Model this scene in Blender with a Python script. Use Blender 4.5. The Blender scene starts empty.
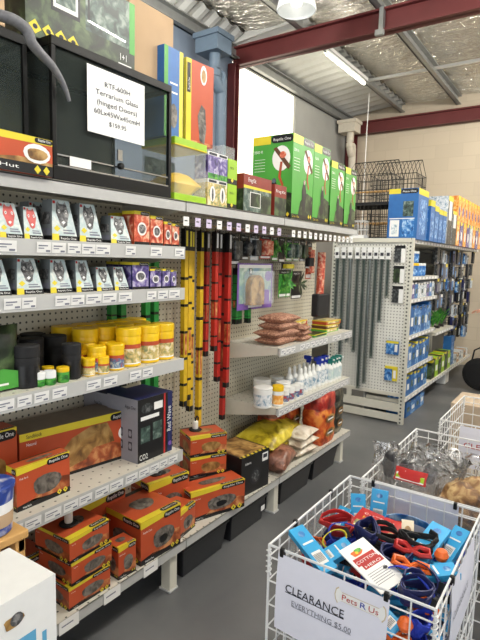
import bpy, math, random
from mathutils import Vector, Matrix, Euler
random.seed(7)
PI = math.pi
SC = bpy.context.scene
COL = SC.collection

# ------------------------------------------------------------------ camera
CAM_H = 1.55
YAW, PITCH, ROLL, FPX = math.radians(34.456), math.radians(6.719), math.radians(1.390), 510.5
fw = Vector((-math.sin(YAW)*math.cos(PITCH), math.cos(YAW)*math.cos(PITCH), -math.sin(PITCH)))
rt = Vector((math.cos(YAW), math.sin(YAW), 0)); up = rt.cross(fw)
rt2 = rt*math.cos(ROLL) + up*math.sin(ROLL); up2 = -rt*math.sin(ROLL) + up*math.cos(ROLL)
cd = bpy.data.cameras.new('camera'); cam = bpy.data.objects.new('camera', cd); COL.objects.link(cam)
mw = Matrix((rt2, up2, -fw)).transposed().to_4x4(); mw.translation = (0, 0, CAM_H)
cam.matrix_world = mw
cd.sensor_fit = 'VERTICAL'; cd.sensor_height = 36; cd.lens = FPX/640*36; cd.clip_start = 0.02
SC.camera = cam

# ------------------------------------------------------------------ world, lights, exposure
W = bpy.data.worlds.new('world'); SC.world = W; W.use_nodes = True
W.node_tree.nodes['Background'].inputs[0].default_value = (0.80, 0.88, 1.0, 1)
W.node_tree.nodes['Background'].inputs[1].default_value = 1.0
def area(name, loc, size, size_y, power, color=(1, .97, .9), rot=(0, 0, 0)):
    l = bpy.data.lights.new(name, 'AREA'); l.shape = 'RECTANGLE'; l.size = size; l.size_y = size_y
    l.energy = power; l.color = color
    o = bpy.data.objects.new(name, l); o.location = loc; o.rotation_euler = rot; COL.objects.link(o); return o
area('daylight_roller_door', (0.9, -3.3, 1.7), 3.6, 2.8, 95, (.95, .98, 1), (math.radians(-90), 0, math.radians(180)))
area('daylight_shop_front', (4.4, 2.6, 1.9), 5.0, 2.6, 48, (.95, .98, 1), (0, math.radians(90), 0))
for i, (x, y) in enumerate([(0.2, 0.8), (0.2, 3.2), (0.6, 5.6), (-2.6, 2.2), (.4, 7.3)]):
    for dy in (-.4, .4):
        l = bpy.data.lights.new('ceiling_fill_light', 'POINT'); l.energy = 82; l.color = (1, .96, .88); l.shadow_soft_size = .12  # unseen point lights added to brighten ceiling and upper shelves, not all under fittings
        o = bpy.data.objects.new('ceiling_fill_light', l); o.location = (x, y+dy, 3.62); COL.objects.link(o)
SC.view_settings.view_transform = 'Standard'; SC.view_settings.look = 'None'
SC.view_settings.exposure = -0.08; SC.view_settings.gamma = 1.0; SC.view_settings.use_curve_mapping = False

# ------------------------------------------------------------------ materials
def lin(c):
    return tuple(((x/255)/12.92 if x/255 <= .04045 else ((x/255+.055)/1.055)**2.4) for x in c) + (1,)
MATS = {}
def mat(name, c=None, rough=.6, metal=0, var=.06, scale=30, alpha=1, emit=0, trans=0, bump=0, bscale=60, spec=.4):
    if name in MATS: return MATS[name]
    m = bpy.data.materials.new(name); m.use_nodes = True; MATS[name] = m
    nt = m.node_tree; b = nt.nodes['Principled BSDF']
    tc = nt.nodes.new('ShaderNodeTexCoord'); nz = nt.nodes.new('ShaderNodeTexNoise')
    nz.inputs['Scale'].default_value = scale; nt.links.new(tc.outputs['Object'], nz.inputs['Vector'])
    mx = nt.nodes.new('ShaderNodeMix'); mx.data_type = 'RGBA'
    nt.links.new(nz.outputs['Fac'], mx.inputs['Factor'])
    L = lin(c)
    mx.inputs[6].default_value = tuple(max(0, x*(1-var*2)) for x in L[:3])+(1,)
    mx.inputs[7].default_value = tuple(min(1, x*(1+var*2)) for x in L[:3])+(1,)
    nt.links.new(mx.outputs[2], b.inputs['Base Color'])
    b.inputs['Roughness'].default_value = rough; b.inputs['Metallic'].default_value = metal
    b.inputs['Specular IOR Level'].default_value = spec
    b.inputs['Alpha'].default_value = alpha
    if trans: b.inputs['Transmission Weight'].default_value = trans
    if emit: b.inputs['Emission Color'].default_value = L; b.inputs['Emission Strength'].default_value = emit
    if bump:
        n2 = nt.nodes.new('ShaderNodeTexNoise'); n2.inputs['Scale'].default_value = bscale
        nt.links.new(tc.outputs['Object'], n2.inputs['Vector'])
        bp = nt.nodes.new('ShaderNodeBump'); bp.inputs['Strength'].default_value = bump; bp.inputs['Distance'].default_value = .01
        nt.links.new(n2.outputs['Fac'], bp.inputs['Height']); nt.links.new(bp.outputs[0], b.inputs['Normal'])
    return m
def pic(name, cols, scale=25, rough=.4, dist=.6, bump=0):
    """printed picture: a patchy mix of the picture's colours"""
    m = bpy.data.materials.new(name); m.use_nodes = True; MATS[name] = m
    nt = m.node_tree; b = nt.nodes['Principled BSDF']
    tc = nt.nodes.new('ShaderNodeTexCoord'); nz = nt.nodes.new('ShaderNodeTexNoise')
    nz.inputs['Scale'].default_value = scale; nz.inputs['Detail'].default_value = 4; nz.inputs['Distortion'].default_value = dist
    oi = nt.nodes.new('ShaderNodeObjectInfo'); va = nt.nodes.new('ShaderNodeVectorMath'); va.operation = 'ADD'
    nt.links.new(tc.outputs['Object'], va.inputs[0]); nt.links.new(oi.outputs['Random'], va.inputs[1])
    nt.links.new(va.outputs[0], nz.inputs['Vector'])
    r = nt.nodes.new('ShaderNodeValToRGB'); r.color_ramp.interpolation = 'LINEAR'
    n = len(cols)
    while len(r.color_ramp.elements) < n: r.color_ramp.elements.new(.5)
    for i, c in enumerate(cols):
        r.color_ramp.elements[i].position = .34 + .32*i/max(1, n-1); r.color_ramp.elements[i].color = lin(c)
    nt.links.new(nz.outputs['Fac'], r.inputs[0]); nt.links.new(r.outputs[0], b.inputs['Base Color'])
    b.inputs['Roughness'].default_value = rough
    if bump:
        bp = nt.nodes.new('ShaderNodeBump'); bp.inputs['Strength'].default_value = bump; bp.inputs['Distance'].default_value = .01
        nt.links.new(nz.outputs['Fac'], bp.inputs['Height']); nt.links.new(bp.outputs[0], b.inputs['Normal'])
    return m
mat('cream_metal', (206, 202, 188), .45, var=.03); mat('shelf_grey', (178, 178, 176), .45, var=.04)
mat('strip', (186, 186, 184), .3, var=.02); mat('ticket', (232, 231, 228), .5, var=.02); mat('ink', (50, 50, 58), .6)
mat('ticket_lilac', (205, 192, 218), .5, var=.02)
mat('black', (22, 22, 24), .35); mat('matte_black', (26, 26, 28), .7); mat('dark_plastic', (34, 34, 38), .4)
mat('white', (236, 236, 234), .5, var=.02); mat('white_plastic', (228, 228, 224), .35, var=.02)
mat('paper', (226, 226, 238), .7, var=.015); mat('ink_dark', (36, 38, 52), .7); mat('ink_grey', (120, 122, 136), .7)
mat('orange', (184, 78, 44), .4, var=.08, scale=8); mat('orange_dark', (168, 72, 40), .45, var=.08, scale=8)
mat('yellow', (218, 200, 52), .4, var=.03); mat('lime', (150, 190, 40), .4, var=.05); mat('green', (74, 156, 60), .4, var=.1, scale=6)
mat('jar_yellow', (232, 190, 22), .35, var=.03); mat('brown', (96, 58, 34), .6, var=.15); mat('red', (178, 40, 38), .45); mat('kit_red', (132, 44, 32), .5, var=.1)
mat('blue', (42, 100, 164), .4, var=.08); mat('card_blue', (52, 160, 214), .4, var=.04); mat('navy', (28, 34, 84), .5)
mat('royal', (34, 56, 168), .6, var=.1); mat('purple', (118, 84, 160), .45); mat('teal', (34, 128, 116), .4)
mat('cardboard', (186, 158, 126), .8, var=.05, scale=10); mat('cardboard_pale', (196, 176, 152), .8, var=.05)
mat('tape', (206, 190, 160), .3, var=.03); mat('wood', (206, 160, 98), .55, var=.14, scale=9)
mat('orange_ball', (226, 104, 40), .4); mat('tube_yellow', (206, 168, 36), .35, var=.1); mat('tube_red', (176, 42, 34), .35, var=.12)
mat('tube_green', (40, 132, 58), .35, var=.12); mat('tube_dark', (52, 62, 60), .25, var=.2); mat('silver', (190, 190, 190), .25, 1)
mat('wire_white', (226, 226, 226), .35, var=.01); mat('wire_dark', (60, 58, 54), .45, .6); mat('grey_panel', (138, 138, 146), .45, var=.05)
pic('teal_white', [(206, 214, 212), (180, 198, 200), (216, 220, 214)], 30); mat('side_teal', (118, 124, 126), .45, var=.1); mat('pinkred', (196, 92, 88), .5, var=.2)
pic('gecko', [(50, 50, 52), (92, 92, 94), (150, 148, 146)], 70); mat('sky_blue', (96, 168, 206), .5); mat('skin', (214, 160, 134), .55, var=.04)
mat('hair', (44, 30, 22), .7); mat('cloth_black', (20, 20, 22), .85, bump=.2)
mat('glass', (190, 210, 205), .03, alpha=.22, var=0, spec=.7)
mat('clear_plastic', (226, 234, 236), .12, alpha=.2, var=0); mat('dark_film', (70, 84, 78), .12, alpha=.42, var=0, spec=.8)
mat('rubber_snake', (112, 112, 116), .55, var=.18, scale=90)
pic('pic_rock', [(60, 56, 52), (100, 94, 88), (130, 124, 116)], 40); pic('pic_log', [(96, 64, 30), (150, 112, 58), (186, 150, 92)], 18)
pic('pic_desert', [(110, 48, 24), (168, 84, 44), (208, 150, 96)], 22); pic('pic_jungle', [(14, 22, 14), (34, 48, 28), (80, 100, 62)], 16)
pic('pic_swamp', [(30, 44, 40), (70, 92, 84), (138, 150, 140)], 30); pic('pic_purple', [(42, 34, 84), (96, 80, 146), (190, 184, 206)], 34)
pic('pic_redfrog', [(150, 40, 30), (206, 96, 66), (232, 200, 170)], 34); pic('pic_label', [(224, 218, 200), (60, 110, 150), (190, 60, 40)], 45)
pic('pic_white', [(236, 236, 236), (206, 212, 216), (120, 150, 170)], 50); pic('pic_husk', [(100, 40, 20), (196, 76, 30), (226, 140, 60)], 14, bump=.5)
pic('pic_dark', [(20, 20, 24), (44, 48, 50), (110, 112, 112)], 40); pic('pic_food', [(110, 130, 90), (206, 180, 110), (236, 226, 196)], 45)
pic('pic_blue', [(24, 70, 130), (50, 120, 190), (170, 200, 224)], 30); pic('pic_orange', [(220, 120, 30), (236, 160, 60), (244, 210, 150)], 30)
pic('pic_gravel', [(112, 74, 56), (160, 112, 88), (190, 148, 124)], 90, .7, bump=.6); pic('pic_hay', [(70, 46, 26), (130, 92, 52), (190, 160, 110)], 24, .6, bump=.8)
pic('yellow_bag', [(120, 100, 20), (206, 184, 40), (232, 214, 80)], 12, .35, bump=.6); pic('pale_bag', [(160, 140, 120), (208, 196, 176), (230, 222, 208)], 14, .35, bump=.6)
pic('brown_bag', [(74, 46, 34), (120, 74, 56), (160, 110, 90)], 14, .35, bump=.6); pic('dark_bag', [(24, 26, 24), (60, 62, 54), (130, 120, 100)], 16, .35, bump=.6)
pic('red_bag', [(110, 20, 24), (176, 44, 36), (214, 120, 90)], 14, .3, bump=.6); pic('leaf', [(24, 84, 26), (50, 140, 44), (120, 180, 70)], 40, .5)

def film(name):
    m = bpy.data.materials.new(name); m.use_nodes = True; MATS[name] = m; nt = m.node_tree; nt.nodes.remove(nt.nodes['Principled BSDF'])
    out = nt.nodes['Material Output']; tc = nt.nodes.new('ShaderNodeTexCoord'); nz = nt.nodes.new('ShaderNodeTexNoise'); nz.inputs['Scale'].default_value = 16; nz.inputs['Detail'].default_value = 3; nz.inputs['Distortion'].default_value = 1.2
    bp = nt.nodes.new('ShaderNodeBump'); bp.inputs['Strength'].default_value = 1; bp.inputs['Distance'].default_value = .04
    tr = nt.nodes.new('ShaderNodeBsdfTransparent'); gl = nt.nodes.new('ShaderNodeBsdfGlossy'); gl.inputs['Roughness'].default_value = .16; df = nt.nodes.new('ShaderNodeBsdfDiffuse')
    df.inputs[0].default_value = (.8, .8, .8, 1); fr = nt.nodes.new('ShaderNodeFresnel'); fr.inputs['IOR'].default_value = 1.7
    m1 = nt.nodes.new('ShaderNodeMixShader'); m2 = nt.nodes.new('ShaderNodeMixShader'); m1.inputs[0].default_value = .1; L = nt.links.new
    L(tc.outputs['Object'], nz.inputs['Vector']); L(nz.outputs['Fac'], bp.inputs['Height']); L(bp.outputs[0], gl.inputs['Normal']); L(bp.outputs[0], fr.inputs['Normal'])
    L(tr.outputs[0], m1.inputs[1]); L(df.outputs[0], m1.inputs[2]); L(fr.outputs[0], m2.inputs[0]); L(m1.outputs[0], m2.inputs[1]); L(gl.outputs[0], m2.inputs[2]); L(m2.outputs[0], out.inputs[0])
film('clear')
def pegboard(name, c, hole=.028, vert_axis='yz', rad=.14):
    m = bpy.data.materials.new(name); m.use_nodes = True; MATS[name] = m; nt = m.node_tree; b = nt.nodes['Principled BSDF']
    tc = nt.nodes.new('ShaderNodeTexCoord'); sp = nt.nodes.new('ShaderNodeSeparateXYZ'); nt.links.new(tc.outputs['Object'], sp.inputs[0])
    def M(op, a, bb=None):
        n = nt.nodes.new('ShaderNodeMath'); n.operation = op
        for i, v in enumerate((a, bb)):
            if v is None: continue
            if isinstance(v, (int, float)): n.inputs[i].default_value = v
            else: nt.links.new(v, n.inputs[i])
        return n.outputs[0]
    ax = {'yz': (1, 2), 'xz': (0, 2), 'xy': (0, 1)}[vert_axis]
    d = []
    for a in ax:
        f = M('SUBTRACT', M('FRACT', M('MULTIPLY', sp.outputs[a], 1/hole)), .5); d.append(M('MULTIPLY', f, f))
    r = M('SQRT', M('ADD', d[0], d[1])); k = M('GREATER_THAN', r, rad*1.25)
    mx = nt.nodes.new('ShaderNodeMix'); mx.data_type = 'RGBA'; nt.links.new(k, mx.inputs['Factor'])
    mx.inputs[6].default_value = lin(tuple(x*.36 for x in c)); mx.inputs[7].default_value = lin(c)
    nt.links.new(mx.outputs[2], b.inputs['Base Color']); b.inputs['Roughness'].default_value = .5
pegboard('peg_cream', (198, 192, 172)); pegboard('peg_white', (216, 214, 206), .03, 'xz', .14); pegboard('shelf_deck', (200, 196, 184), .05, 'xy', .07)
pegboard('slotted', (204, 202, 190), .036, 'xz', .2)

# ------------------------------------------------------------------ text cache
TX = {}
def cache_texts(lst):
    obs = []
    for s in lst:
        cu = bpy.data.curves.new('t', 'FONT'); cu.body = s; cu.size = 1; cu.resolution_u = 2
        o = bpy.data.objects.new('t', cu); COL.objects.link(o); obs.append((s, o, cu))
    dg = bpy.context.evaluated_depsgraph_get(); dg.update()
    for s, o, cu in obs:
        me = o.evaluated_get(dg).to_mesh()
        vs = [(v.co.x, v.co.y) for v in me.vertices]; fs = [tuple(p.vertices) for p in me.polygons]
        o.evaluated_get(dg).to_mesh_clear()
        x0 = min(v[0] for v in vs); x1 = max(v[0] for v in vs)
        TX[s] = ([(v[0]-x0, v[1]) for v in vs], fs, x1-x0)
    for s, o, cu in obs: bpy.data.objects.remove(o); bpy.data.curves.remove(cu)
cache_texts(['Reptile One', 'RTF-600H', 'Terrarium Glass', '(hinged Doors)', '60Lx45Wx45cmH', '$159.95', 'CLEARANCE', 'EVERYTHING $5.00',
             'Pets', 'R', 'Us', 'CLE', 'MOST', 'Sandblock', 'Rock Hut', 'Reptile Cave', 'Heat Rock', 'Aqua One', 'CO2', 'Frog Kit', 'Bonus', 'Advance',
             '2 in 1 Kit', '3500 R', 'COTTON', 'HERO', 'Natural', 'HAVEN', 'Arts', 'Ocean', 'Basking', '$7.95', 'Substrate', 'MEGA', '1+1', 'Red Wave'])

# ------------------------------------------------------------------ mesh builder
class F:
    """a four-cornered face one can print on: (u,v) in 0..1"""
    def __init__(s, m, a, b, c, d):
        s.m = m; s.a, s.b, s.c, s.d = map(Vector, (a, b, c, d)); s.N = (s.b-s.a).cross(s.d-s.a).normalized()
        s.W = (s.b-s.a).length; s.H = (s.d-s.a).length
    def p(s, u, v, l=1):
        return s.a*(1-u)*(1-v)+s.b*u*(1-v)+s.c*u*v+s.d*(1-u)*v + s.N*(.0005*l)
    def poly(s, pts, mt, l=1): s.m.face([s.p(u, v, l) for u, v in pts], mt)
    def rect(s, u0, v0, u1, v1, mt, l=1): s.poly([(u0, v0), (u1, v0), (u1, v1), (u0, v1)], mt, l)
    def ell(s, cu, cv, ru, rv, mt, l=1, n=14, wob=0):
        s.poly([(cu+ru*math.cos(t)*(1+wob*math.sin(3*t+1)), cv+rv*math.sin(t)*(1+wob*math.cos(2*t))) for t in [2*PI*i/n for i in range(n)]], mt, l)
    def pill(s, u0, v0, u1, v1, mt, l=2):
        r = (v1-v0)/2*s.H/s.W; h = (v1-v0)/2; c = (v0+v1)/2
        pts = [(u1-r+r*math.cos(t), c+h*math.sin(t)) for t in [-PI/2+PI*i/6 for i in range(7)]]
        pts += [(u0+r+r*math.cos(t), c+h*math.sin(t)) for t in [PI/2+PI*i/6 for i in range(7)]]
        s.poly(pts, mt, l)
    def text(s, t, u, v, h, mt, l=4, w=None, ang=0, center=False):
        vs, fs, tw = TX[t]; k = h*s.H; kx = k if w is None else w*s.W/tw
        ca, sa = math.cos(ang), math.sin(ang); off = -tw*kx/2 if center else 0
        P = []
        for x, y in vs:
            X = x*kx+off; Y = y*k*1.35; P.append(s.p(u+(X*ca-Y*sa)/s.W, v+(X*sa+Y*ca)/s.H, l))
        s.m.mesh(P, fs, mt)
class M:
    def __init__(s): s.v = []; s.f = []; s.fm = []; s.mats = []
    def mi(s, mt):
        if mt not in s.mats: s.mats.append(mt)
        return s.mats.index(mt)
    def mesh(s, vs, fs, mt):
        b = len(s.v); s.v += [tuple(v) for v in vs]; i = s.mi(mt)
        for f in fs: s.f.append(tuple(b+k for k in f)); s.fm.append(i)
        return s
    def face(s, vs, mt): return s.mesh(vs, [tuple(range(len(vs)))], mt)
    def hexa(s, P, mt):   # P: bottom 4 ccw, top 4 ccw
        return s.mesh(P, [(3, 2, 1, 0), (4, 5, 6, 7), (0, 1, 5, 4), (1, 2, 6, 5), (2, 3, 7, 6), (3, 0, 4, 7)], mt)
    def box(s, lo, hi, mt):
        (a, b, c), (d, e, f) = lo, hi
        return s.hexa([(a, b, c), (d, b, c), (d, e, c), (a, e, c), (a, b, f), (d, b, f), (d, e, f), (a, e, f)], mt)
    def carton(s, w, d, h, mt, tw=1, td=1):
        """product box, front at x=0 facing +x, near side at y=0; returns print faces"""
        a = w*(1-tw)/2; dd = d*(1-td)
        B = [(-d, 0, 0), (0, 0, 0), (0, w, 0), (-d, w, 0)]; T = [(-d+dd*.2, a, h), (-dd*.8, a, h), (-dd*.8, w-a, h), (-d+dd*.2, w-a, h)]
        s.hexa(B+T, mt)
        return F(s, B[1], B[2], T[2], T[1]), F(s, B[0], B[1], T[1], T[0]), F(s, T[1], T[2], T[3], T[0])
    def rev(s, prof, mt, c=(0, 0, 0), n=20, ax='z', cap=True, mts=None):
        c = Vector(c); R = []
        for r, z in prof:
            ring = []
            for i in range(n):
                t = 2*PI*i/n
                v = (r*math.cos(t), r*math.sin(t), z) if ax == 'z' else ((z, r*math.cos(t), r*math.sin(t)) if ax == 'x' else (r*math.sin(t), z, r*math.cos(t)))
                ring.append(c+Vector(v))
            R.append(ring)
        for k in range(len(R)-1):
            s.mesh(R[k]+R[k+1], [(i, (i+1) % n, n+(i+1) % n, n+i) for i in range(n)], mts[k] if mts else mt)
        if cap: s.face(R[0][::-1], mts[0] if mts else mt); s.face(R[-1], mts[-1] if mts else mt)
        return s
    def tube(s, pts, r, mt, n=6, closed=False, flat=1):
        P = [Vector(p) for p in pts]; rings = []; N = len(P)
        for i, p in enumerate(P):
            a = P[(i-1) % N] if (closed or i > 0) else P[i]; b = P[(i+1) % N] if (closed or i < N-1) else P[i]
            t = (b-a).normalized() if (b-a).length > 1e-9 else Vector((0, 0, 1))
            u = t.cross(Vector((0, 0, 1)));
            if u.length < .05: u = t.cross(Vector((1, 0, 0)))
            u.normalize(); w = t.cross(u); rr = r[i] if isinstance(r, (list, tuple)) else r
            rings.append([p+u*(rr*math.cos(2*PI*k/n)*flat)+w*(rr*math.sin(2*PI*k/n)) for k in range(n)])
        vs = [v for R in rings for v in R]; fs = []
        for i in range(N if closed else N-1):
            j = (i+1) % N
            fs += [(i*n+k, i*n+(k+1) % n, j*n+(k+1) % n, j*n+k) for k in range(n)]
        if not closed: fs += [tuple(range(n))[::-1], tuple((N-1)*n+k for k in range(n))]
        return s.mesh(vs, fs, mt)
    def rod(s, a, b, r, mt, n=6): return s.tube([a, b], r, mt, n)
    def pillow(s, lx, ly, lz, mt, c=(0, 0, 0), nx=10, ny=12, e=.5, seed=0, wr=.12, seam=.004):
        """filled bag: two bulged sheets meeting in a flat crimped seam"""
        rnd = random.Random(seed); vs = []; idx = {}
        for side in (0, 1):
            for i in range(nx+1):
                for j in range(ny+1):
                    u = -1+2*i/nx; v = -1+2*j/ny; h = (max(0, 1-abs(u)**2.6)*max(0, 1-abs(v)**2.6))**e
                    h *= 1+rnd.uniform(-wr, wr); z = lz/2*h if side else -lz/2*min(h*1.2, 1)
                    sq = 1-.05*(1-abs(v))*abs(u) 
                    idx[side, i, j] = len(vs); vs.append((c[0]+u*lx/2*sq, c[1]+v*ly/2*(1-.05*(1-abs(u))), c[2]+z+(seam if side else 0)))
        fs = []
        for i in range(nx):
            for j in range(ny):
                fs.append((idx[1, i, j], idx[1, i+1, j], idx[1, i+1, j+1], idx[1, i, j+1])); fs.append((idx[0, i, j], idx[0, i, j+1], idx[0, i+1, j+1], idx[0, i+1, j]))
        for i in range(nx):
            for j in (0, ny): fs.append((idx[0, i, j], idx[0, i+1, j], idx[1, i+1, j], idx[1, i, j]) if j == 0 else (idx[0, i, j], idx[1, i, j], idx[1, i+1, j], idx[0, i+1, j]))
        for j in range(ny):
            for i in (0, nx): fs.append((idx[0, i, j], idx[1, i, j], idx[1, i, j+1], idx[0, i, j+1]) if i == 0 else (idx[0, i, j], idx[0, i, j+1], idx[1, i, j+1], idx[1, i, j]))
        return s.mesh(vs, fs, mt)
    def build(s, name, parent=None, loc=None, rot=None, smooth=False, bevel=0):
        me = bpy.data.meshes.new(name); me.from_pydata(s.v, [], s.f)
        for k in s.mats: me.materials.append(MATS[k])
        for p, k in zip(me.polygons, s.fm): p.material_index = k
        me.update()
        if smooth:
            me.polygons.foreach_set('use_smooth', [True]*len(me.polygons)); me.set_sharp_from_angle(angle=math.radians(40))
        o = bpy.data.objects.new(name, me); COL.objects.link(o)
        if parent: o.parent = parent
        if loc: o.location = loc
        if rot: o.rotation_euler = rot
        if bevel:
            b = o.modifiers.new('bevel', 'BEVEL'); b.width = bevel; b.segments = 2; b.limit_method = 'ANGLE'
        return o
def smoothpath(P, n=5):
    P = [Vector(p) for p in P]; out = []
    for i in range(len(P)-1):
        a, b, c, d = P[max(0, i-1)], P[i], P[i+1], P[min(len(P)-1, i+2)]
        for k in range(n):
            t = k/n; out.append(.5*((2*b)+(-a+c)*t+(2*a-5*b+4*c-d)*t*t+(-a+3*b-3*c+d)*t**3))
    return out+[P[-1]]
def tag(o, label, cat, group=None):
    o['label'] = label; o['category'] = cat
    if group: o['group'] = group
    return o
def struct(o): o['kind'] = 'structure'; return o
def E_(name, label, cat, loc=(0, 0, 0), rz=0, group=None, rot=None):
    o = bpy.data.objects.new(name, None); COL.objects.link(o); o.location = loc; o.rotation_euler = rot or (0, 0, rz); o.empty_display_size = .05
    return tag(o, label, cat, group)
def dup(o, loc, rz=0, label=None, rot=None, scale=None):
    r = o.copy(); COL.objects.link(r); r.location = loc; r.rotation_euler = rot or (0, 0, rz)
    if label: r['label'] = label
    if scale: r.scale = scale
    for ch in [c for c in SC.objects if c.parent == o]:
        k = ch.copy(); COL.objects.link(k); k.parent = r
        for g in [c for c in SC.objects if c.parent == ch]:
            q = g.copy(); COL.objects.link(q); q.parent = k
    return r
ORD = ['first', 'second', 'third', 'fourth', 'fifth', 'sixth', 'seventh', 'eighth', 'ninth', 'tenth', 'eleventh', 'twelfth', 'thirteenth', 'fourteenth']

# ================================================================== STRUCTURE
WX, BY = -3.64, 8.5            # left wall, back wall
RX, FY = 4.6, -3.6            # right wall, front wall
CZ = 4.12
def concrete(name, c1, c2, rough, sc):
    m = pic(name, [c1, tuple((a+b)/2 for a, b in zip(c1, c2)), c2], sc, rough, .3, .08); return m
concrete('floor_paint', (84, 86, 88), (108, 108, 108), .42, 1.6)
def block_mat(name, c, mortar, bw, bh, axis):
    m = bpy.data.materials.new(name); m.use_nodes = True; MATS[name] = m; nt = m.node_tree; b = nt.nodes['Principled BSDF']
    tc = nt.nodes.new('ShaderNodeTexCoord'); mp = nt.nodes.new('ShaderNodeMapping'); nt.links.new(tc.outputs['Object'], mp.inputs[0])
    if axis == 'xz': mp.inputs['Rotation'].default_value = (math.radians(-90), 0, 0)
    br = nt.nodes.new('ShaderNodeTexBrick'); nt.links.new(mp.outputs[0], br.inputs[0])
    br.inputs['Color1'].default_value = lin(c); br.inputs['Color2'].default_value = lin(tuple(x*.97 for x in c)); br.inputs['Mortar'].default_value = lin(mortar)
    br.inputs['Scale'].default_value = 1; br.inputs['Brick Width'].default_value = bw; br.inputs['Row Height'].default_value = bh; br.inputs['Mortar Size'].default_value = .006
    nt.links.new(br.outputs[0], b.inputs['Base Color']); b.inputs['Roughness'].default_value = .8
block_mat('block_wall', (206, 192, 170), (198, 184, 162), .4, .2, 'xz')
mat('wall_bluegrey', (116, 128, 144), .8, var=.05, scale=3); mat('wall_grey', (150, 150, 146), .85, var=.06, scale=3, bump=.1)
mat('wall_cream', (222, 216, 200), .8, var=.03); mat('beam_red', (98, 42, 42), .5, var=.1, scale=5)
mat('galv', (150, 152, 150), .4, .5, var=.1, scale=12); mat('sheet_white', (206, 206, 202), .45, .1, var=.03); mat('pipe_blue', (96, 112, 128), .5, var=.05)
def foil():
    m = bpy.data.materials.new('foil'); m.use_nodes = True; MATS['foil'] = m; nt = m.node_tree; b = nt.nodes['Principled BSDF']
    tc = nt.nodes.new('ShaderNodeTexCoord'); mp = nt.nodes.new('ShaderNodeMapping'); nt.links.new(tc.outputs['Object'], mp.inputs[0])
    mp.inputs['Scale'].default_value = (2.2, 9, 1)
    nz = nt.nodes.new('ShaderNodeTexNoise'); nz.inputs['Scale'].default_value = 2.2; nz.inputs['Detail'].default_value = 6; nz.inputs['Distortion'].default_value = .8
    nt.links.new(mp.outputs[0], nz.inputs['Vector'])
    bp = nt.nodes.new('ShaderNodeBump'); bp.inputs['Strength'].default_value = 1; bp.inputs['Distance'].default_value = .3
    nt.links.new(nz.outputs['Fac'], bp.inputs['Height']); nt.links.new(bp.outputs[0], b.inputs['Normal'])
    b.inputs['Base Color'].default_value = lin((244, 238, 224)); b.inputs['Metallic'].default_value = .8; b.inputs['Roughness'].default_value = .22
foil()
struct(M().box((WX-.2, FY-.2, -.1), (RX+.2, BY+.2, 0), 'floor_paint').build('floor'))
struct(M().box((WX-.15, FY, 0), (WX, 5.02, CZ+.1), 'wall_bluegrey').build('wall_left'))
struct(M().box((WX-.15, 6.55, 0), (WX, BY, CZ+.1), 'wall_grey').box((WX-.15, 5.02, 0), (WX, 6.55, 1.6), 'wall_grey').box((WX-.15, 5.02, 3.84), (WX, 6.55, CZ+.1), 'wall_grey').build('wall_left_far'))
mat('wall_glow', (255, 250, 232), .6, emit=1.6, var=0)
struct(M().box((WX-.08, 5.02, 1.6), (WX-.03, 6.55, 3.84), 'wall_glow').build('glow_wall_panel_1'))  # emissive panel added to give the brightly lit stretch of white wall its glow
m = M().box((WX-.15, BY, 0), (RX+.15, BY+.15, CZ+.1), 'block_wall'); struct(m.build('wall_back'))
m = M().box((RX, FY, 0), (RX+.15, 0, CZ+.1), 'wall_cream').box((RX, 5.2, 0), (RX+.15, BY, CZ+.1), 'wall_cream').box((RX, 0, 3.3), (RX+.15, 5.2, CZ+.1), 'wall_cream').box((RX, 0, 0), (RX+.15, 5.2, .5), 'wall_cream')
struct(m.build('wall_right'))
m = M().box((WX-.15, FY-.15, 0), (-1.0, FY, CZ+.1), 'wall_cream').box((2.8, FY-.15, 0), (RX+.15, FY, CZ+.1), 'wall_cream').box((-1, FY-.15, 3.2), (2.8, FY, CZ+.1), 'wall_cream')
struct(m.build('wall_front'))
# ceiling: foil insulation sagging between purlins, ribbed white sheet along the left wall
m = M(); nx, ny = 40, 60
px = [-3.45+(RX+3.45)*i/nx for i in range(nx+1)]; py = [FY+(BY-FY)*j/ny for j in range(ny+1)]
vs = [(x, y, CZ-.035*abs(math.sin((x+2.75)/.85*PI))-.006*math.sin(y*11+x*5)) for x in px for y in py]
m.mesh(vs, [(i*(ny+1)+j, i*(ny+1)+j+1, (i+1)*(ny+1)+j+1, (i+1)*(ny+1)+j) for i in range(nx) for j in range(ny)], 'foil')
m.box((WX-.15, FY-.15, CZ+.05), (RX+.15, BY+.15, CZ+.1), 'wall_cream'); struct(m.build('ceiling', smooth=True))
m = M(); vs = []; n = int((BY-FY)/.05)
for j in range(n+1):
    y = FY+j*.05; xr = -2.7 if y > 5.05 else -3.45; z = CZ-.05+(.03 if j % 4 < 2 else 0); vs += [(WX, y, z-.1), (xr, y, z)]
m.mesh(vs, [(2*j, 2*j+1, 2*j+3, 2*j+2) for j in range(n)], 'sheet_white'); struct(m.build('ceiling_ribbed_sheet'))
k = 0
for i in range(9):
    x = -3.44+i*.85 if i else -3.44
    x = [-3.58, -2.75, -1.9, -1.05, -.2, .65, 1.5, 2.35, 3.2][i]
    z = 3.966 if i else 3.84
    m = M().box((x-.035, FY, z), (x-.02, BY, z+.13), 'galv').box((x-.035, FY, z), (x+.035, BY, z+.012), 'galv').box((x-.035, FY, z+.118), (x+.035, BY, z+.13), 'galv')
    struct(m.build('trim_%d' % (i+1)))
def ibeam(m, x0, x1, y, z0, z1, w=.13):
    m.box((x0, y-w/2, z0), (x1, y+w/2, z0+.02), 'beam_red').box((x0, y-w/2, z1-.02), (x1, y+w/2, z1), 'beam_red').box((x0, y-.012, z0), (x1, y+.012, z1), 'beam_red')
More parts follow.
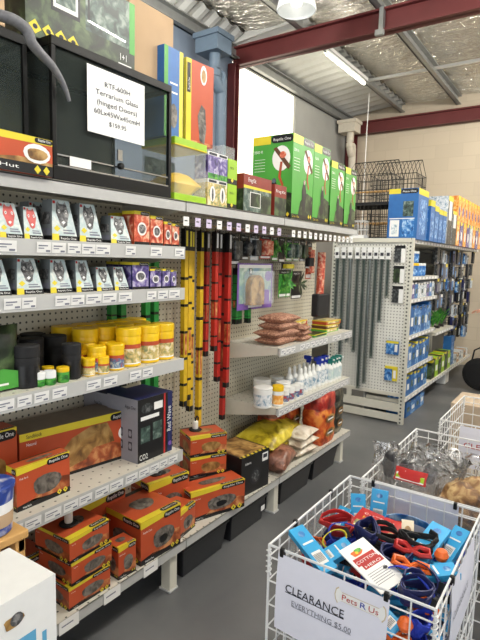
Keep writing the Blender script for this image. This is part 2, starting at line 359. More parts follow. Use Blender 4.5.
m = M(); ibeam(m, WX, RX, 5.05, 3.755, 3.965); m.box((WX+.01, 4.92, 0), (WX+.11, 4.935, 3.76), 'beam_red').box((WX+.01, 5.0, 0), (WX+.11, 5.015, 3.76), 'beam_red').box((WX+.05, 4.935, 0), (WX+.065, 5.0, 3.76), 'beam_red')
struct(m.build('trim_10'))
m = M(); ibeam(m, WX, RX, 8.38, 3.67, 3.87); m.box((WX+.02, 8.3, 0), (WX+.16, 8.32, 3.67), 'beam_red').box((WX+.02, 8.44, 0), (WX+.16, 8.46, 3.67), 'beam_red').box((WX+.08, 8.32, 0), (WX+.1, 8.44, 3.67), 'beam_red')
struct(m.build('trim_11'))
m = M()
for y in (2.2, 6.95):
    m.box((-2.75, y-.02, 4.0), (RX, y+.02, 4.03), 'sheet_white')
struct(m.build('trim_12'))
# rainwater pipes
def downpipe(name, y, x, z0, mt, label, big=True):
    r = E_(name, label, 'downpipe', (x, y, 0))
    M().box((-.16, -.12, 3.62), (.12, .12, 3.78), mt).box((-.18, -.14, 3.76), (.14, .14, 3.81), mt).build('rain_head', r)
    M().tube(smoothpath([(0, 0, 3.64), (0, 0, 3.45), (.0, .03, 3.36), (-.0, .09, 3.28), (0, .12, 3.18), (0, .12, 0)], 5), .058, mt, 16).build('pipe', r, smooth=True)
    M().rev([(.066, 3.40), (.066, 3.46)], mt).build('collar', r, smooth=True)
downpipe('downpipe', 4.33, -3.36, 0, 'pipe_blue', 'blue-grey downpipe with square rain head at the near end of the red beam')
mat('pipe_cream', (206, 198, 182), .5)
downpipe('downpipe', 8.0, -3.42, 0, 'pipe_cream', 'cream pipe in the far left corner below the back red beam')
# high bay lamp
mat('dome', (232, 234, 236), .3, .1, var=.02)
r = E_('high_bay_lamp', 'round silver high bay lamp hanging from the foil ceiling at the top', 'lamp', (-2.28, 4.06, 3.67))
M().rev([(.165, 0), (.17, .01), (.15, .10), (.11, .19), (.075, .24), (.07, .36)], 'dome', cap=False, n=32).rev([(.163, .004), (.145, .10), (.1, .19), (.0, .2)], 'dome', cap=False, n=32).build('dome_shade', r, smooth=True)
mat('bulb', (250, 246, 232), .4, emit=3, var=0)
M().rev([(.01, .03), (.045, .05), (.05, .1), (.03, .18)], 'bulb').build('bulb', r, smooth=True)
M().rod((0, 0, .36), (0, 0, .45), .012, 'galv').build('hanger', r)
# fluorescent batten beyond the beam
mat('tube_lit', (255, 250, 232), .5, emit=28, var=0)
r = E_('fluorescent_light', 'lit fluorescent batten under the ceiling behind the near red beam', 'ceiling light', (-2.78, 6.3, 3.93))
M().box((-.05, -.6, .06), (.05, .6, .1), 'white').build('fitting', r); 
M().rod((0, -.58, .035), (0, .58, .035), .019, 'tube_lit', 10).build('tube', r)
for i, (x, y) in enumerate([(0.2, 0.8), (0.2, 3.2), (0.6, 5.6)]):
    M().box((x-.08, y-.62, 3.7), (x+.08, y+.62, 3.98), 'white').build('fluorescent_light')
    o = SC.objects[-1]; tag(o, 'white batten light fitting out of view, %s along the aisle ceiling' % ORD[i], 'ceiling light')
o = M().tube([(-2.9, 7.4, 4.0), (-2.9, 7.38, 3.5), (-2.91, 7.4, 2.6), (-2.9, 7.4, .0)], .006, 'white').build('power_cable'); tag(o, 'thin white cord hanging from the ceiling before the back wall', 'cord')
o = M().box((-1.84, 5.0, 3.62), (-1.80, 5.06, 3.86), 'galv').box((-1.86, 4.96, 3.58), (-1.78, 5.0, 3.63), 'galv').build('beam_bracket'); o.location = (-.05, -.03, .12); tag(o, 'small galvanised bracket fixed on the side of the near red beam', 'bracket')

# ================================================================== GONDOLA SHELVING
SX = -1.5; PX = -1.9; G = 'shelving bays along the left'
def shelf_part(root, y0, y1, z, depth=.38, fx=SX, strip=True, seed=0, th=.03, base=False):
    # z = top of deck
    rnd = random.Random(seed)
    m = M().box((PX+.005, y0+.004, z-.006), (fx, y1-.004, z), 'shelf_deck').box((fx-.012, y0+.004, z-.045), (fx, y1-.004, z-.001), 'shelf_grey')
    for y in (y0+.006, y1-.006):   # side brackets, deeper at the back
        a = y-.003; b = y+.003
        m.hexa([(PX+.01, a, z-.11), (fx-.015, a, z-.04), (fx-.015, b, z-.04), (PX+.01, b, z-.11), (PX+.01, a, z-.006), (fx-.015, a, z-.006), (fx-.015, b, z-.006), (PX+.01, b, z-.006)], 'cream_metal')
    s = m.build('shelf', root)
    if strip:
        m = M(); f = F(m, (fx+.002, y0, z-.05), (fx+.002, y1, z-.05), (fx+.006, y1, z), (fx+.006, y0, z)); L = y1-y0
        m.box((fx+.0005, y0, z-.052), (fx+.0025, y1, z+.001), 'strip')
        y = .01
        while y < L-.05:
            w = rnd.uniform(.05, .07)
            if rnd.random() < .85:
                f.rect(y/L, .16, (y+w)/L, .86, 'ticket', 3); f.rect((y+.006)/L, .58, (y+w*.75)/L, .66, 'ink_grey', 5); f.rect((y+.006)/L, .42, (y+w*.5)/L, .48, 'ink_grey', 5); f.rect((y+w*.62)/L, .22, (y+w*.92)/L, .34, 'ink_grey', 5)
            y += w+rnd.uniform(.002, .015)
        m.build('price_strip', s)
    return s
def bay(label, y0, y1, shelves, top=1.8, last=False, seed=0):
    r = E_('shelving_unit', label, 'shelving', group=G); rr = r
    for y in ([y0, y1] if last or True else [y0]):
        M().box((PX-.03, y-.015, 0), (PX+.0, y+.015, top), 'cream_metal').build('upright', r)
    M().box((PX-.012, y0+.001, .2), (PX+.001, y1-.001+(.13 if y0 > 2.6 else 0), top), 'peg_cream').build('back_panel', r)
    for i, z in enumerate(shelves): shelf_part(r, y0, y1, z, seed=seed+i)
    shelf_part(r, y0, y1, top, fx=SX+.005, strip=False, seed=seed+20)
    shelf_part(r, y0, y1, .24, fx=SX+.03, strip=False, seed=seed+30)
    return r
b1 = bay('cream metal shelving bay with four upper shelves, nearest on the left', .45, 1.74, [1.6, 1.42, 1.1, .67], seed=1)
b2 = bay('cream pegboard bay without middle shelves where yellow and red sleeves hang', 1.74, 2.61, [], seed=2)
b3 = bay('far shelving bay with two middle shelves holding sacks and spray bottles', 2.61, 3.72, [1.03, .66], seed=3)
for r, ys in ((b1, (.6, 1.68)), (b2, (2.62,)), (b3, (2.74, 3.62))):
    for y in ys:
        if r is b3 and y < 3: continue
        M().box((SX-.05, y-.025, 0), (SX+.005, y+.025, .2), 'cream_metal').box((SX-.06, y-.03, 0), (SX+.01, y+.03, .012), 'shelf_grey').build('leg', r, bevel=.003)
# price tickets on the base shelf edge (left)
rnd = random.Random(5)
for u in (.1, .25, .45, .62, .8):
    m = M().box((SX+.031, .5+1.2*u, .19), (SX+.033, .585+1.2*u, .238), 'ticket').box((SX+.033, .51+1.2*u, .215), (SX+.0334, .56+1.2*u, .22), 'ink_grey'); m.build('price_ticket', b1)
# hanging tickets at hook ends below the top shelf
for r, ya, yb, n, mt in ((b2, 1.76, 2.58, 11, 'ticket_lilac'), (b3, 2.75, 3.65, 13, 'ticket')):
    for i in range(n):
        y = ya+(yb-ya)*i/(n-1)
        t = M().box((SX-.012, y-.019, 1.695), (SX-.010, y+.019, 1.735), mt if i % 3 else 'ticket').box((SX-.0095, y-.012, 1.715), (SX-.0092, y+.008, 1.72), 'ink')
        t.rod((SX-.011, y, 1.71), (PX+.01, y, 1.70), .0025, 'silver', 4)
        t.build('ticket_hook', r)

# ================================================================== PRODUCT STYLES
def style_orange(m, w, d, h, text='Reptile Cave', pics='pic_rock', lab='Reptile One', body='orange', stripe=True, diamonds=True, nlab=True, hole=False):
    f, n, t = m.carton(w, d, h, body)
    for k, q in enumerate((f, n)):
        big = q.W > q.H*1.1
        q.poly([(0, .84), (.45, .87), (1, .95), (1, 1), (0, 1)], 'yellow', 1) if k == 0 else q.rect(0, .86, 1, 1, 'yellow', 1)
        q.poly([(0, 0), (1, 0), (1, .13), (.6, .11), (.3, .17), (0, .12)], 'black', 1)
        q.poly([(.25, .12), (1, .13), (1, .42), (.7, .5), (.45, .34)], 'pic_desert', 1)
        if pics: q.ell(.55, .43, .27, .25, pics, 2, wob=.08); q.ell(.55, .38, .1, .11, 'black' if text == 'Reptile Cave' else pics, 3, wob=.1)
        q.pill(.55, .84, .99, .98, 'black', 3); q.text(lab, .59, .885, .075, 'white', 5, w=.36)
        q.text(text, .05, .72, .05, 'white', 3)
        q.text(text, .1, .04, .05, 'white', 3)
        if diamonds:
            for du in (.78, .9):
                q.poly([(du-.05, .1), (du, .1-.05*q.W/q.H), (du+.05, .1), (du, .1+.05*q.W/q.H)], 'yellow', 4)
                q.ell(du, .1, .015, .015*q.W/q.H, 'ink', 5, n=8)
    t.rect(0, 0, 1, .14, 'yellow', 1); t.rect(0, .9, 1, 1, 'black', 1); t.ell(.5, .5, .25, .2, pics or 'pic_rock', 2, wob=.1); t.pill(.55, .02, .98, .13, 'black', 2); t.text('Reptile One', .6, .05, .05, 'white', 5, w=.34)
    if hole: t.ell(.5, .5, .12, .12*t.W/t.H, 'black', 3, n=18)
    return f, n, t
def orange_box(label, x, y, z, w, d, h, rz=0, name='reptile_product_box', cat='box', group=None, **k):
    m = M(); style_orange(m, w, d, h, **k); o = m.build(name, loc=(x, y, z), rot=(0, 0, rz)); return tag(o, label, cat, group)
def lamp_fixture(x, y, z, label):
    r = E_('lamp_holder', label, 'lamp holder', (x, y, z), group='lamp holders standing on orange boxes')
    M().rev([(.034, 0), (.036, .004), (.03, .008)], 'matte_black', n=24).build('base_disc', r, smooth=True)
    M().rev([(.014, .008), (.016, .012), (.016, .045), (.012, .052)], 'white_plastic', n=16).build('socket', r, smooth=True)
    M().tube([(0, 0, .052), (0, .0, .064), (0, .012, .074), (0, .024, .066), (0, .024, .05)], .005, 'matte_black', 8).build('hook', r, smooth=True)

# ---- shelf 1 + 2: tapered lamp boxes
def tapered(body_front, w, h, d=.085):
    m = M(); f, n, t = m.carton(w, d, h, 'side_teal', tw=.62, td=.62)
    f.rect(0, 0, 1, 1, 'teal_white', 1)
    f.rect(0, 0, 1, .13, 'black', 2); f.rect(.0, 0, .26, .17, 'yellow', 3); f.text('Reptile One', .32, .04, .055, 'white', 5, w=.6)
    face = body_front
    f.poly([(.22, .88), (.3, .97), (.42, .9), (.62, .9), (.74, .97), (.8, .86), (.84, .66), (.72, .5), (.66, .38), (.5, .32), (.36, .38), (.3, .52), (.18, .68)], face, 2)
    f.ell(.34, .72, .06, .05, 'white', 3, 8); f.ell(.7, .72, .06, .05, 'white', 3, 8); f.ell(.34, .72, .025, .03, 'black', 4, 6); f.ell(.7, .72, .025, .03, 'black', 4, 6)
    f.poly([(.42, .46), (.5, .4), (.6, .46), (.52, .5)], 'white', 3)
    f.poly([(.06, .30), (.2, .38), (.34, .30), (.2, .22)], 'yellow', 3)
    f.rect(.45, .18, .92, .22, 'ink_grey', 3); f.rect(.45, .25, .85, .28, 'ink_grey', 3); f.rect(.02, .9, .16, .97, 'red', 3)
    n.rect(.1, .14, .9, .3, 'ink_grey', 1); n.rect(.15, .4, .85, .7, 'gecko', 1); n.rect(0, 0, 1, .12, 'black', 2)
    return m
PRO = {}
def put_tapered(kind, x, y, z, w, h, label, group):
    o = tapered(kind, w, h).build('reptile_lamp_box', loc=(x, y, z)); tag(o, label, 'box', group)
g1 = 'reptile lamp boxes on the upper left shelf'
for i, (y, w, h, k, lab) in enumerate([(.898, .082, .112, 'pinkred', 'white tapered lamp box with red reptile face, first from left on the upper shelf'),
        (.982, .072, .107, 'pinkred', 'white tapered lamp box with red reptile face, second from left on the upper shelf'),
        (1.085, .108, .142, 'gecko', 'tall pale lamp box with grey reptile face, left of the tall upper shelf pair'),
        (1.2, .105, .14, 'gecko', 'tall pale lamp box with grey reptile face, right of the tall upper shelf pair'),
        (1.345, .107, .108, 'gecko', 'short pale lamp box standing beside the red boxes on the upper shelf')]):
    put_tapered(k, -1.53, y, 1.6, w, h, lab, g1)
for i, (y, w, h) in enumerate([(.9, .075, .1), (1.0, .08, .12), (1.09, .1, .138), (1.2, .1, .138), (1.33, .1, .11)]):
    put_tapered('gecko', -1.64, y-.02, 1.6, w, h, 'pale lamp box in the row behind, %s from left on the upper shelf' % ORD[i], 'second row of lamp boxes on the upper shelf')
g2 = 'reptile lamp boxes on the second left shelf'
for i, (y, w, h) in enumerate([(.845, .088, .112), (.95, .1, .118), (1.075, .093, .116), (1.183, .08, .114), (1.275, .083, .09), (1.363, .076, .09)]):
    put_tapered('gecko', -1.53, y, 1.42, w, h, 'pale lamp box with grey reptile face, %s from left on the second shelf' % ORD[i], g2)
for i, (y, w, h) in enumerate([(.9, .09, .115), (1.02, .095, .116), (1.13, .09, .114)]):
    put_tapered('gecko', -1.64, y-.03, 1.42, w, h, 'pale lamp box in the row behind, %s from left on the second shelf' % ORD[i], 'second row of lamp boxes on the second shelf')
def small_box(x, y, z, w, d, h, pics, label, group, header='yellow', body='orange_dark', name='bulb_box'):
    m = M(); f, n, t = m.carton(w, d, h, body); f.rect(0, 0, 1, .9, pics, 1); f.rect(0, .9, 1, 1, header, 1); n.rect(0, .9, 1, 1, header, 1); n.rect(.1, .1, .9, .85, pics, 1)
    f.rect(0, 0, 1, .1, 'black', 2); f.pill(.4, .88, .98, .99, 'black', 3); f.text('Reptile One', .45, .915, .05, 'white', 5, w=.46); f.ell(.5, .48, .3, .2, 'ticket', 2); f.ell(.5, .48, .22, .15, 'gecko', 3, wob=.1)
    t.rect(0, 0, 1, 1, header, 1)
    return tag(m.build(name, loc=(x, y, z)), label, 'box', group)
for i, (y, w, h) in enumerate([(1.465, .085, .136), (1.556, .075, .124), (1.64, .045, .105), (1.69, .045, .1)]):
    small_box(-1.53, y, 1.6, w, .07, h, 'pic_redfrog', 'red bulb box with yellow edge, %s from left at the upper shelf end' % ORD[i], 'red bulb boxes on the upper shelf')
for i, (y, w, h) in enumerate([(1.455, .092, .11), (1.555, .068, .083), (1.63, .05, .083), (1.685, .034, .078)]):
    small_box(-1.53, y, 1.42, w, .07, h, 'pic_purple', 'purple bulb box with yellow edge, %s from left at the second shelf end' % ORD[i], 'purple bulb boxes on the second shelf', body='navy')
for i in range(3):
    small_box(-1.62, 1.47+i*.08, 1.6, .07, .07, .13-.01*i, 'pic_redfrog', 'red bulb box in the row behind on the upper shelf, %s from left' % ORD[i], 'back row of red bulb boxes')
    small_box(-1.62, 1.46+i*.08, 1.42, .07, .07, .11-.01*i, 'pic_purple', 'dark purple bulb box in the row behind on the second shelf, %s from left' % ORD[i], 'back row of purple bulb boxes', body='navy')

# ---- shelf 3: jars
def jar(r_, h, body, band, lid, name='food_jar', lidh=.2, ribs=True, cat='jar'):
    root = E_(name, 'x', cat); hb = h*(1-lidh)
    m = M(); m.rev([(r_*.9, 0), (r_, .004), (r_, hb*.1), (r_, hb*.14), (r_, hb*.6), (r_, hb*.74), (r_, hb*.9), (r_*.97, hb)], body, n=20, mts=[body, body, 'white' if body == 'jar_yellow' else body, band, 'orange' if body == 'jar_yellow' else band, body, body])
    m.build('body', root, smooth=True)
    k = M(); pr = [(r_*1.0, hb), (r_*1.02, hb+.003), (r_*1.02, h-.004), (r_*.96, h)]; k.rev(pr, lid, n=24).build('lid', root, smooth=True)
    return root
def place_all(proto, specs, group):
    for i, (x, y, z, lab, *s) in enumerate(specs):
        sc = s[0] if s else 1
        if i == 0: o = proto; o.location = (x, y, z); o['label'] = lab
        else: o = dup(proto, (x, y, z), rz=.7*i, label=lab)
        o.scale = (sc, sc, sc); o['group'] = group; o.rotation_euler[2] = .9*i
Z3 = 1.1
pj = jar(.052, .16, 'jar_yellow', 'pic_food', 'jar_yellow'); MATS['x'] = None; del MATS['x']
specs = []
big = [(-1.575, 1.475), (-1.575, 1.585), (-1.575, 1.68)]
for i, (x, y) in enumerate(big): specs.append((x, y, Z3, 'large yellow pictured tub in the front row of the jar shelf, %s from left' % ORD[i]))
for rr in range(1, 3):
    for i in range(4 if rr == 1 else 5):
        specs.append((-1.575-.108*rr, 1.36+.1*i-.02*rr, Z3, 'large yellow tub in the %s row of the jar shelf, %s from left' % (('middle', 'back')[rr-1], ORD[i])))
place_all(pj, specs, 'large yellow tubs on the jar shelf')
pj = jar(.036, .105, 'jar_yellow', 'pic_label', 'jar_yellow')
specs = [(-1.555, 1.385, Z3, 'medium yellow jar in front of the large tubs with a fish label, right one'), (-1.565, 1.30, Z3, 'medium yellow jar in front of the large tubs with a fish label, left one'),
         (-1.62, 1.43-.03, Z3, 'medium yellow jar half hidden behind the fish label jars, right'), (-1.65, 1.32, Z3, 'medium yellow jar half hidden behind the fish label jars, left'),
         (-1.64, 1.24, Z3, 'medium yellow jar in the second row beside the black bottle')]
place_all(pj, specs, 'medium yellow jars on the jar shelf')
pj = jar(.024, .068, 'jar_yellow', 'pic_food', 'jar_yellow')
place_all(pj, [(-1.545, 1.245, Z3, 'small yellow jar just right of the black bottle, front one'), (-1.60, 1.235, Z3, 'small yellow jar just right of the black bottle, rear one'), (-1.535, 1.315-.01, Z3, 'small yellow jar standing alone in front of the fish label jars')], 'small yellow jars on the jar shelf')
pj = jar(.045, .145, 'matte_black', 'black', 'matte_black', lidh=.28)
place_all(pj, [(-1.575, 1.005, Z3, 'large black canister at the front left of the jar shelf beside the green bag'), (-1.69, 1.0, Z3, 'large black canister behind the front left one on the jar shelf'),
               (-1.69, 1.10, Z3, 'large black canister behind the small white jars'), (-1.69, 1.2, Z3, 'large black canister behind the black bottle, toward the yellow jars'),
               (-1.79, 1.07, Z3, 'black canister in the back row, left one'), (-1.79, 1.17, Z3, 'black canister in the back row, right one')], 'black canisters on the jar shelf')
pj = jar(.034, .13, 'matte_black', 'black', 'matte_black', lidh=.3)
place_all(pj, [(-1.56, 1.18, Z3, 'slim black bottle at the front between white jars and yellow jars')], 'slim black bottle')
pj = jar(.021, .052, 'green', 'leaf', 'jar_yellow', lidh=.3)
place_all(pj, [(-1.535, 1.123, Z3, 'tiny green jar with yellow lid beside the slim black bottle', 1.05), (-1.59, 1.10, Z3, 'tiny green jar with yellow lid behind the white lidded ones')], 'tiny green jars')
pj = jar(.020, .05, 'green', 'leaf', 'white', lidh=.5)
place_all(pj, [(-1.535, 1.07, Z3, 'tiny green jar with white top at the shelf front, right one'), (-1.545, 1.035, Z3, 'tiny green jar with white top at the shelf front, left one')], 'tiny white topped jars')
# standing green and black bag, far left
m = M().pillow(.20, .23, .07, 'pic_jungle', e=.5, seed=4); 
o = m.build('substrate_bag', loc=(-1.6, .875, Z3+.118), rot=(0, math.radians(90), 0), smooth=True); tag(o, 'green and black printed bag standing at the far left of the jar shelf', 'bag')
b = M(); 
b.face([(.103, -.10, -.036), (.103, .10, -.036), (.103, .10, -.036), (.103, -.10, -.036)], 'green')
m = M(); f = F(m, (.0, -.09, 0), (.0, .09, 0), (.0, .09, .07), (.0, -.09, .07)); f.poly([(0, 0), (1, 0), (1, .8), (.7, 1), (.3, .7), (0, .9)], 'green', 1); f.ell(.4, .5, .2, .12, 'red', 2); f.rect(.1, .2, .8, .3, 'ticket', 3)
q = m.build('green_print'); q.parent = o; q.matrix_parent_inverse = Matrix(); q.rotation_euler = (0, math.radians(-90), 0); q.location = (.11, 0, .042)
# ---- shelf 4
Z4 = .67
orange_box('flat orange box with a grey rock picture at the front left of the fourth shelf', -1.555, .945, Z4, .215, .06, .155, text='Heat Rock', pics='pic_rock')
o = orange_box('upright orange box with black logo behind the rock box, far left of the fourth shelf', -1.70, .78, Z4, .26, .1, .25, text='Basking', pics='pic_log')
# large wide one, front slants
mat('box_top', (128, 116, 104), .7); m = M(); f, n, t = m.carton(.5, .17, .215, 'orange')
f.rect(0, .86, 1, 1, 'yellow', 1); f.rect(0, 0, 1, .06, 'black', 1); f.poly([(0, .06), (1, .06), (1, .3), (.6, .5), (.3, .3)], 'pic_desert', 1)
f.poly([(.25, .3), (.42, .7), (.6, .85), (.75, .84), (.8, .6), (.82, .42), (.62, .4), (.55, .22), (.38, .14)], 'pic_log', 2)
f.pill(.78, .84, 1, .98, 'black', 3); f.text('Reptile One', .81, .88, .07, 'white', 5, w=.16); f.text('Sandblock', .05, .9, .07, 'ink_dark', 3); f.text('Natural', .05, .76, .06, 'white', 3); f.ell(.92, .55, .06, .14, 'white', 2); f.ell(.92, .55, .03, .08, 'pic_log', 3)
t.rect(0, 0, 1, 1, 'box_top', 1)
tag(m.build('reptile_product_box', loc=(-1.70, 1.05, Z4), rot=(0, 0, math.radians(-8))), 'very wide orange box with a big log picture in the middle of the fourth shelf', 'box')
# grey appliance box
m = M(); f, n, t = m.carton(.215, .19, .28, 'grey_panel')
f.rect(0, 0, 1, 1, 'black', 1); f.rect(.86, 0, 1, 1, 'navy', 2); f.rect(.74, 0, .79, 1, 'red', 2); f.text('Red Wave', .955, .35, .1, 'white', 4, ang=PI/2)
for (a, b_, c, d_) in ((.08, .3, .34, .55), (.42, .3, .68, .58)): f.rect(a, b_, c, d_, 'pic_swamp', 2)
f.text('CO2', .04, .04, .09, 'white', 4); f.rect(.08, .66, .6, .72, 'ticket', 2); f.ell(.25, .84, .16, .08, 'pic_dark', 2); f.rect(.45, .78, .7, .9, 'ticket', 3); f.ell(.93, .14, .05, .04, 'purple', 4)
n.text('Aqua One', .6, .84, .06, 'ink_dark', 4, w=.34)
for i in range(3):
    for j in range(2): n.rect(.1+.3*i, .18+.2*j, .22+.3*i, .32+.2*j, 'ink', 2); n.ell(.16+.3*i, .25+.2*j, .05, .05, 'grey_panel', 3, 8)
n.rect(.08, .62, .5, .65, 'ink_grey', 2); n.rect(.08, .68, .45, .7, 'ink_grey', 2); t.rect(0, 0, 1, 1, 'navy', 1)
tag(m.build('appliance_box', loc=(-1.535, 1.49, Z4)), 'grey sided black appliance box with CO2 print at the right end of the fourth shelf', 'box')
m = M(); f, n, t = m.carton(.13, .18, .27, 'grey_panel'); n.text('Aqua One', .5, .8, .06, 'ink_dark', 4, w=.3); t.rect(0, 0, 1, 1, 'navy', 1); n.rect(.1, .3, .3, .5, 'ink', 2)
tag(m.build('appliance_box', loc=(-1.735, 1.5, Z4)), 'grey appliance box standing behind the CO2 print box', 'box')

# ---- base shelf left
ZB = .24
for i in range(3):
    orange_box('orange box of the three-high stack on the low shelf, %s' % ['bottom one', 'middle one', 'top one, lamp holder on it'][i], -1.49+.004*i, 1.10+(.01 if i == 1 else 0), ZB+i*.095, .19, .2, .093, rz=math.radians(-2+2*i), text='Rock Hut', pics='pic_rock', group='orange boxes on the low shelves')
lamp_fixture(-1.58, 1.17, ZB+.2845, 'white and black lamp holder on the stack of three orange boxes')
orange_box('orange box tipped forward at the far left of the low shelf behind the white box', -1.53, .86, ZB, .15, .12, .14, rz=math.radians(4), text='Rock Hut', pics='pic_log', group='orange boxes on the low shelves')
orange_box('orange box behind the stack of three at the far left of the low shelf', -1.69, .95, ZB, .2, .15, .15, text='Rock Hut', pics='pic_log', group='orange boxes on the low shelves')
orange_box('smallest orange box squeezed between the stack of three and the large one', -1.485, 1.335, ZB, .09, .09, .14, rz=math.radians(-4), text='Heat Rock', pics='pic_rock', group='orange boxes on the low shelves')
orange_box('largest orange box with cave pictures at the front of the low shelf', -1.48, 1.455, ZB, .24, .26, .195, rz=math.radians(-3), group='orange boxes on the low shelves')
orange_box('orange box standing on the low shelf behind the smallest one with a cave picture', -1.71, 1.32, ZB, .26, .12, .25, group='orange boxes on the low shelves')
o = orange_box('orange box with a round black hole and lamp holder on top, behind the largest box', -1.655, 1.68, ZB, .24, .16, .235, rz=math.radians(-12), hole=True, group='orange boxes on the low shelves')
lamp_fixture(-1.72, 1.79, ZB+.2355, 'white and black lamp holder on the orange box behind the largest box')
orange_box('low orange box with yellow stripe right beside the largest box', -1.49, 1.705, ZB, .15, .15, .13, rz=math.radians(8), group='orange boxes on the low shelves')
orange_box('upright orange box with black logo under the two flat ones in the sleeve bay', -1.545, 1.86, ZB, .33, .14, .155, rz=math.radians(-20), text='Reptile Cave', group='orange boxes on the low shelves')
for i in range(2):
    orange_box('flat orange box in the sleeve bay, %s of the two above the logo box' % ['lower', 'upper'][i], -1.66, 1.99, ZB+.157+i*.112, .21, .16, .11, rz=math.radians(-28), text='Heat Rock', pics='pic_log', group='orange boxes on the low shelves')
lamp_fixture(-1.72, 2.10, ZB+.157+.2225, 'white and black lamp holder on top of the two flat orange boxes')
# black box with picture lid
m = M(); f, n, t = m.carton(.25, .27, .225, 'black'); t.rect(.04, .04, .96, .96, 'pic_log', 1); t.rect(0, 0, 1, .07, 'yellow', 2)
for k in range(7): t.poly([(k/7, 0), (k/7+.07, 0), (k/7+.1, .07), (k/7+.03, .07)], 'black', 3)
f.rect(.74, .7, .95, .92, 'ticket', 2); f.rect(.77, .78, .92, .88, 'ink', 3); f.ell(.5, .4, .2, .22, 'dark_plastic', 2); f.ell(.5, .4, .14, .16, 'pic_dark', 3); f.text('Advance', .12, .78, .07, 'white', 3)
n.ell(.5, .45, .2, .25, 'pic_dark', 1)
tag(m.build('equipment_box', loc=(-1.50, 2.235, ZB), rot=(0, 0, math.radians(-6))), 'black box with a wood picture on its lid beside the yellow sacks', 'box')

# ---- sacks
def sack(label, loc, size, mt, rot=(0, 0, 0), seed=0, band=None, name='sack', group=None, wr=.1):
    m = M().pillow(size[0], size[1], size[2], mt, seed=seed, wr=wr)
    o = m.build(name, loc=loc, rot=rot, smooth=True); tag(o, label, 'bag', group)
    return o
GY = 'sacks on the far low shelf'
for i in range(2): sack('yellow sack lying on the far low shelf, %s of the yellow pair' % ['lower', 'upper'][i], (-1.70, 2.83+.05*i, ZB+.07+.09*i), (.28, .54, .14), 'yellow_bag', (0, math.radians(6), math.radians(6*i)), 10+i, group=GY)
for i in range(3): sack('pale printed sack beside the yellow ones, %s of three' % ['lowest', 'middle', 'topmost'][i], (-1.60, 3.03+.01*i, ZB+.035+.052*i), (.24, .26, .065), 'pale_bag', (0, 0, math.radians(-8+7*i)), 20+i, group=GY)
sack('small brown sack slumped over the shelf edge in front of the yellow sacks', (-1.55, 2.74, ZB+.065), (.16, .30, .13), 'brown_bag', (0, math.radians(14), .25), 31, group=GY)
def husk(label, loc, w, h, d, mt, rz=0, seed=0, top='pic_husk'):
    # standing sack of stacked husk blocks
    m = M(); n = 14; rnd = random.Random(seed); rings = []
    K = 13
    for k in range(K):
        t = k/(K-1); z = h*t; s = 1.0-.09*abs(math.sin(3*PI*t))**.5*0 - (.06 if k in (4, 8) else 0) - (.3*(t-.9)/.1 if t > .9 else 0) - (.12*(.04-t)/.04 if t < .04 else 0)
        ring = []
        for i in range(n):
            a = 2*PI*i/n; c, s_ = math.cos(a), math.sin(a); e = .45
            x = math.copysign(abs(c)**e, c)*d/2*s*(1+rnd.uniform(-.04, .04)); y = math.copysign(abs(s_)**e, s_)*w/2*s*(1+rnd.uniform(-.04, .04)); ring.append((x, y, z+rnd.uniform(-.004, .004)*(0 < k < K-1)))
        rings += ring
    fs = [(k*n+i, k*n+(i+1) % n, (k+1)*n+(i+1) % n, (k+1)*n+i) for k in range(K-1) for i in range(n)]
    up_ = [f for f in fs if f[0] >= 8*n]; lo_ = [f for f in fs if f[0] < 8*n]
    m.mesh(rings, lo_, mt); m.mesh(rings, up_, top); m.face([rings[i] for i in range(n)][::-1], mt); m.face(rings[-n:], top)
    f = F(m, (d/2+.004, -w*.42, h*.1), (d/2+.004, w*.42, h*.1), (d/2+.004, w*.42, h*.62), (d/2+.004, -w*.42, h*.62))
    for v in (.08, .58): f.ell(.5, v+.16, .34, .15, 'pic_log', 2); f.ell(.5, v+.16, .2, .08, 'dark_plastic', 3); f.rect(.3, v+.12, .7, v+.18, 'ticket', 4)
    o = m.build('husk_bag', loc=loc, rot=(0, 0, rz), smooth=True); return tag(o, label, 'bag', 'standing bags of bedding')
husk('orange bedding bag standing at the back, left one, below the white tubs', (-1.76, 2.98, ZB), .20, .37, .15, 'pic_husk', seed=1, top='brown_bag')
husk('orange bedding bag standing at the back, right one, below the spray bottles', (-1.76, 3.21, ZB), .20, .37, .15, 'pic_husk', seed=2, top='brown_bag')
husk('orange bedding bag with dark red top at the front of the far low shelf', (-1.57, 3.34, ZB), .27, .39, .18, 'pic_husk', seed=3, top='red_bag')
husk('dark printed bedding bag at the far end of the low shelf', (-1.60, 3.60, ZB), .18, .37, .17, 'dark_bag', seed=4, top='dark_bag')
# brown pebble packs on the upper middle shelf
for i in range(4): sack('brown pebble pack in the stack on the shelf, %s' % ['lowest', 'second from bottom', 'second from top', 'topmost'][i], (-1.62+.005*i, 2.78+(.012, -.01, .01, 0)[i], 1.03+.026+.045*i), (.17, .30-.02*i, .055), 'pic_gravel', (0, 0, (.05, -.08, .06, -.03)[i]), 40+i, group='brown pebble packs')
for i in range(3): sack('small brown pebble pack right of the stack, %s' % ['bottom', 'middle', 'top'][i], (-1.57, 2.99, 1.03+.018+.032*i), (.12, .14, .038), 'pic_gravel', (0, 0, .1*i), 50+i, group='small brown pebble packs')
def flat_box(label, x, y, z, w, d, h, side, topm, group, rz=0, name='food_packet'):
    m = M(); f, n, t = m.carton(w, d, h, side); t.rect(.05, .05, .95, .95, topm, 1); f.rect(.1, .2, .9, .8, topm, 1); f.rect(0, .75, 1, 1, 'yellow', 2); n.rect(0, .75, 1, 1, 'yellow', 2)
    return tag(m.build(name, loc=(x, y, z), rot=(0, 0, rz)), label, 'box', group)
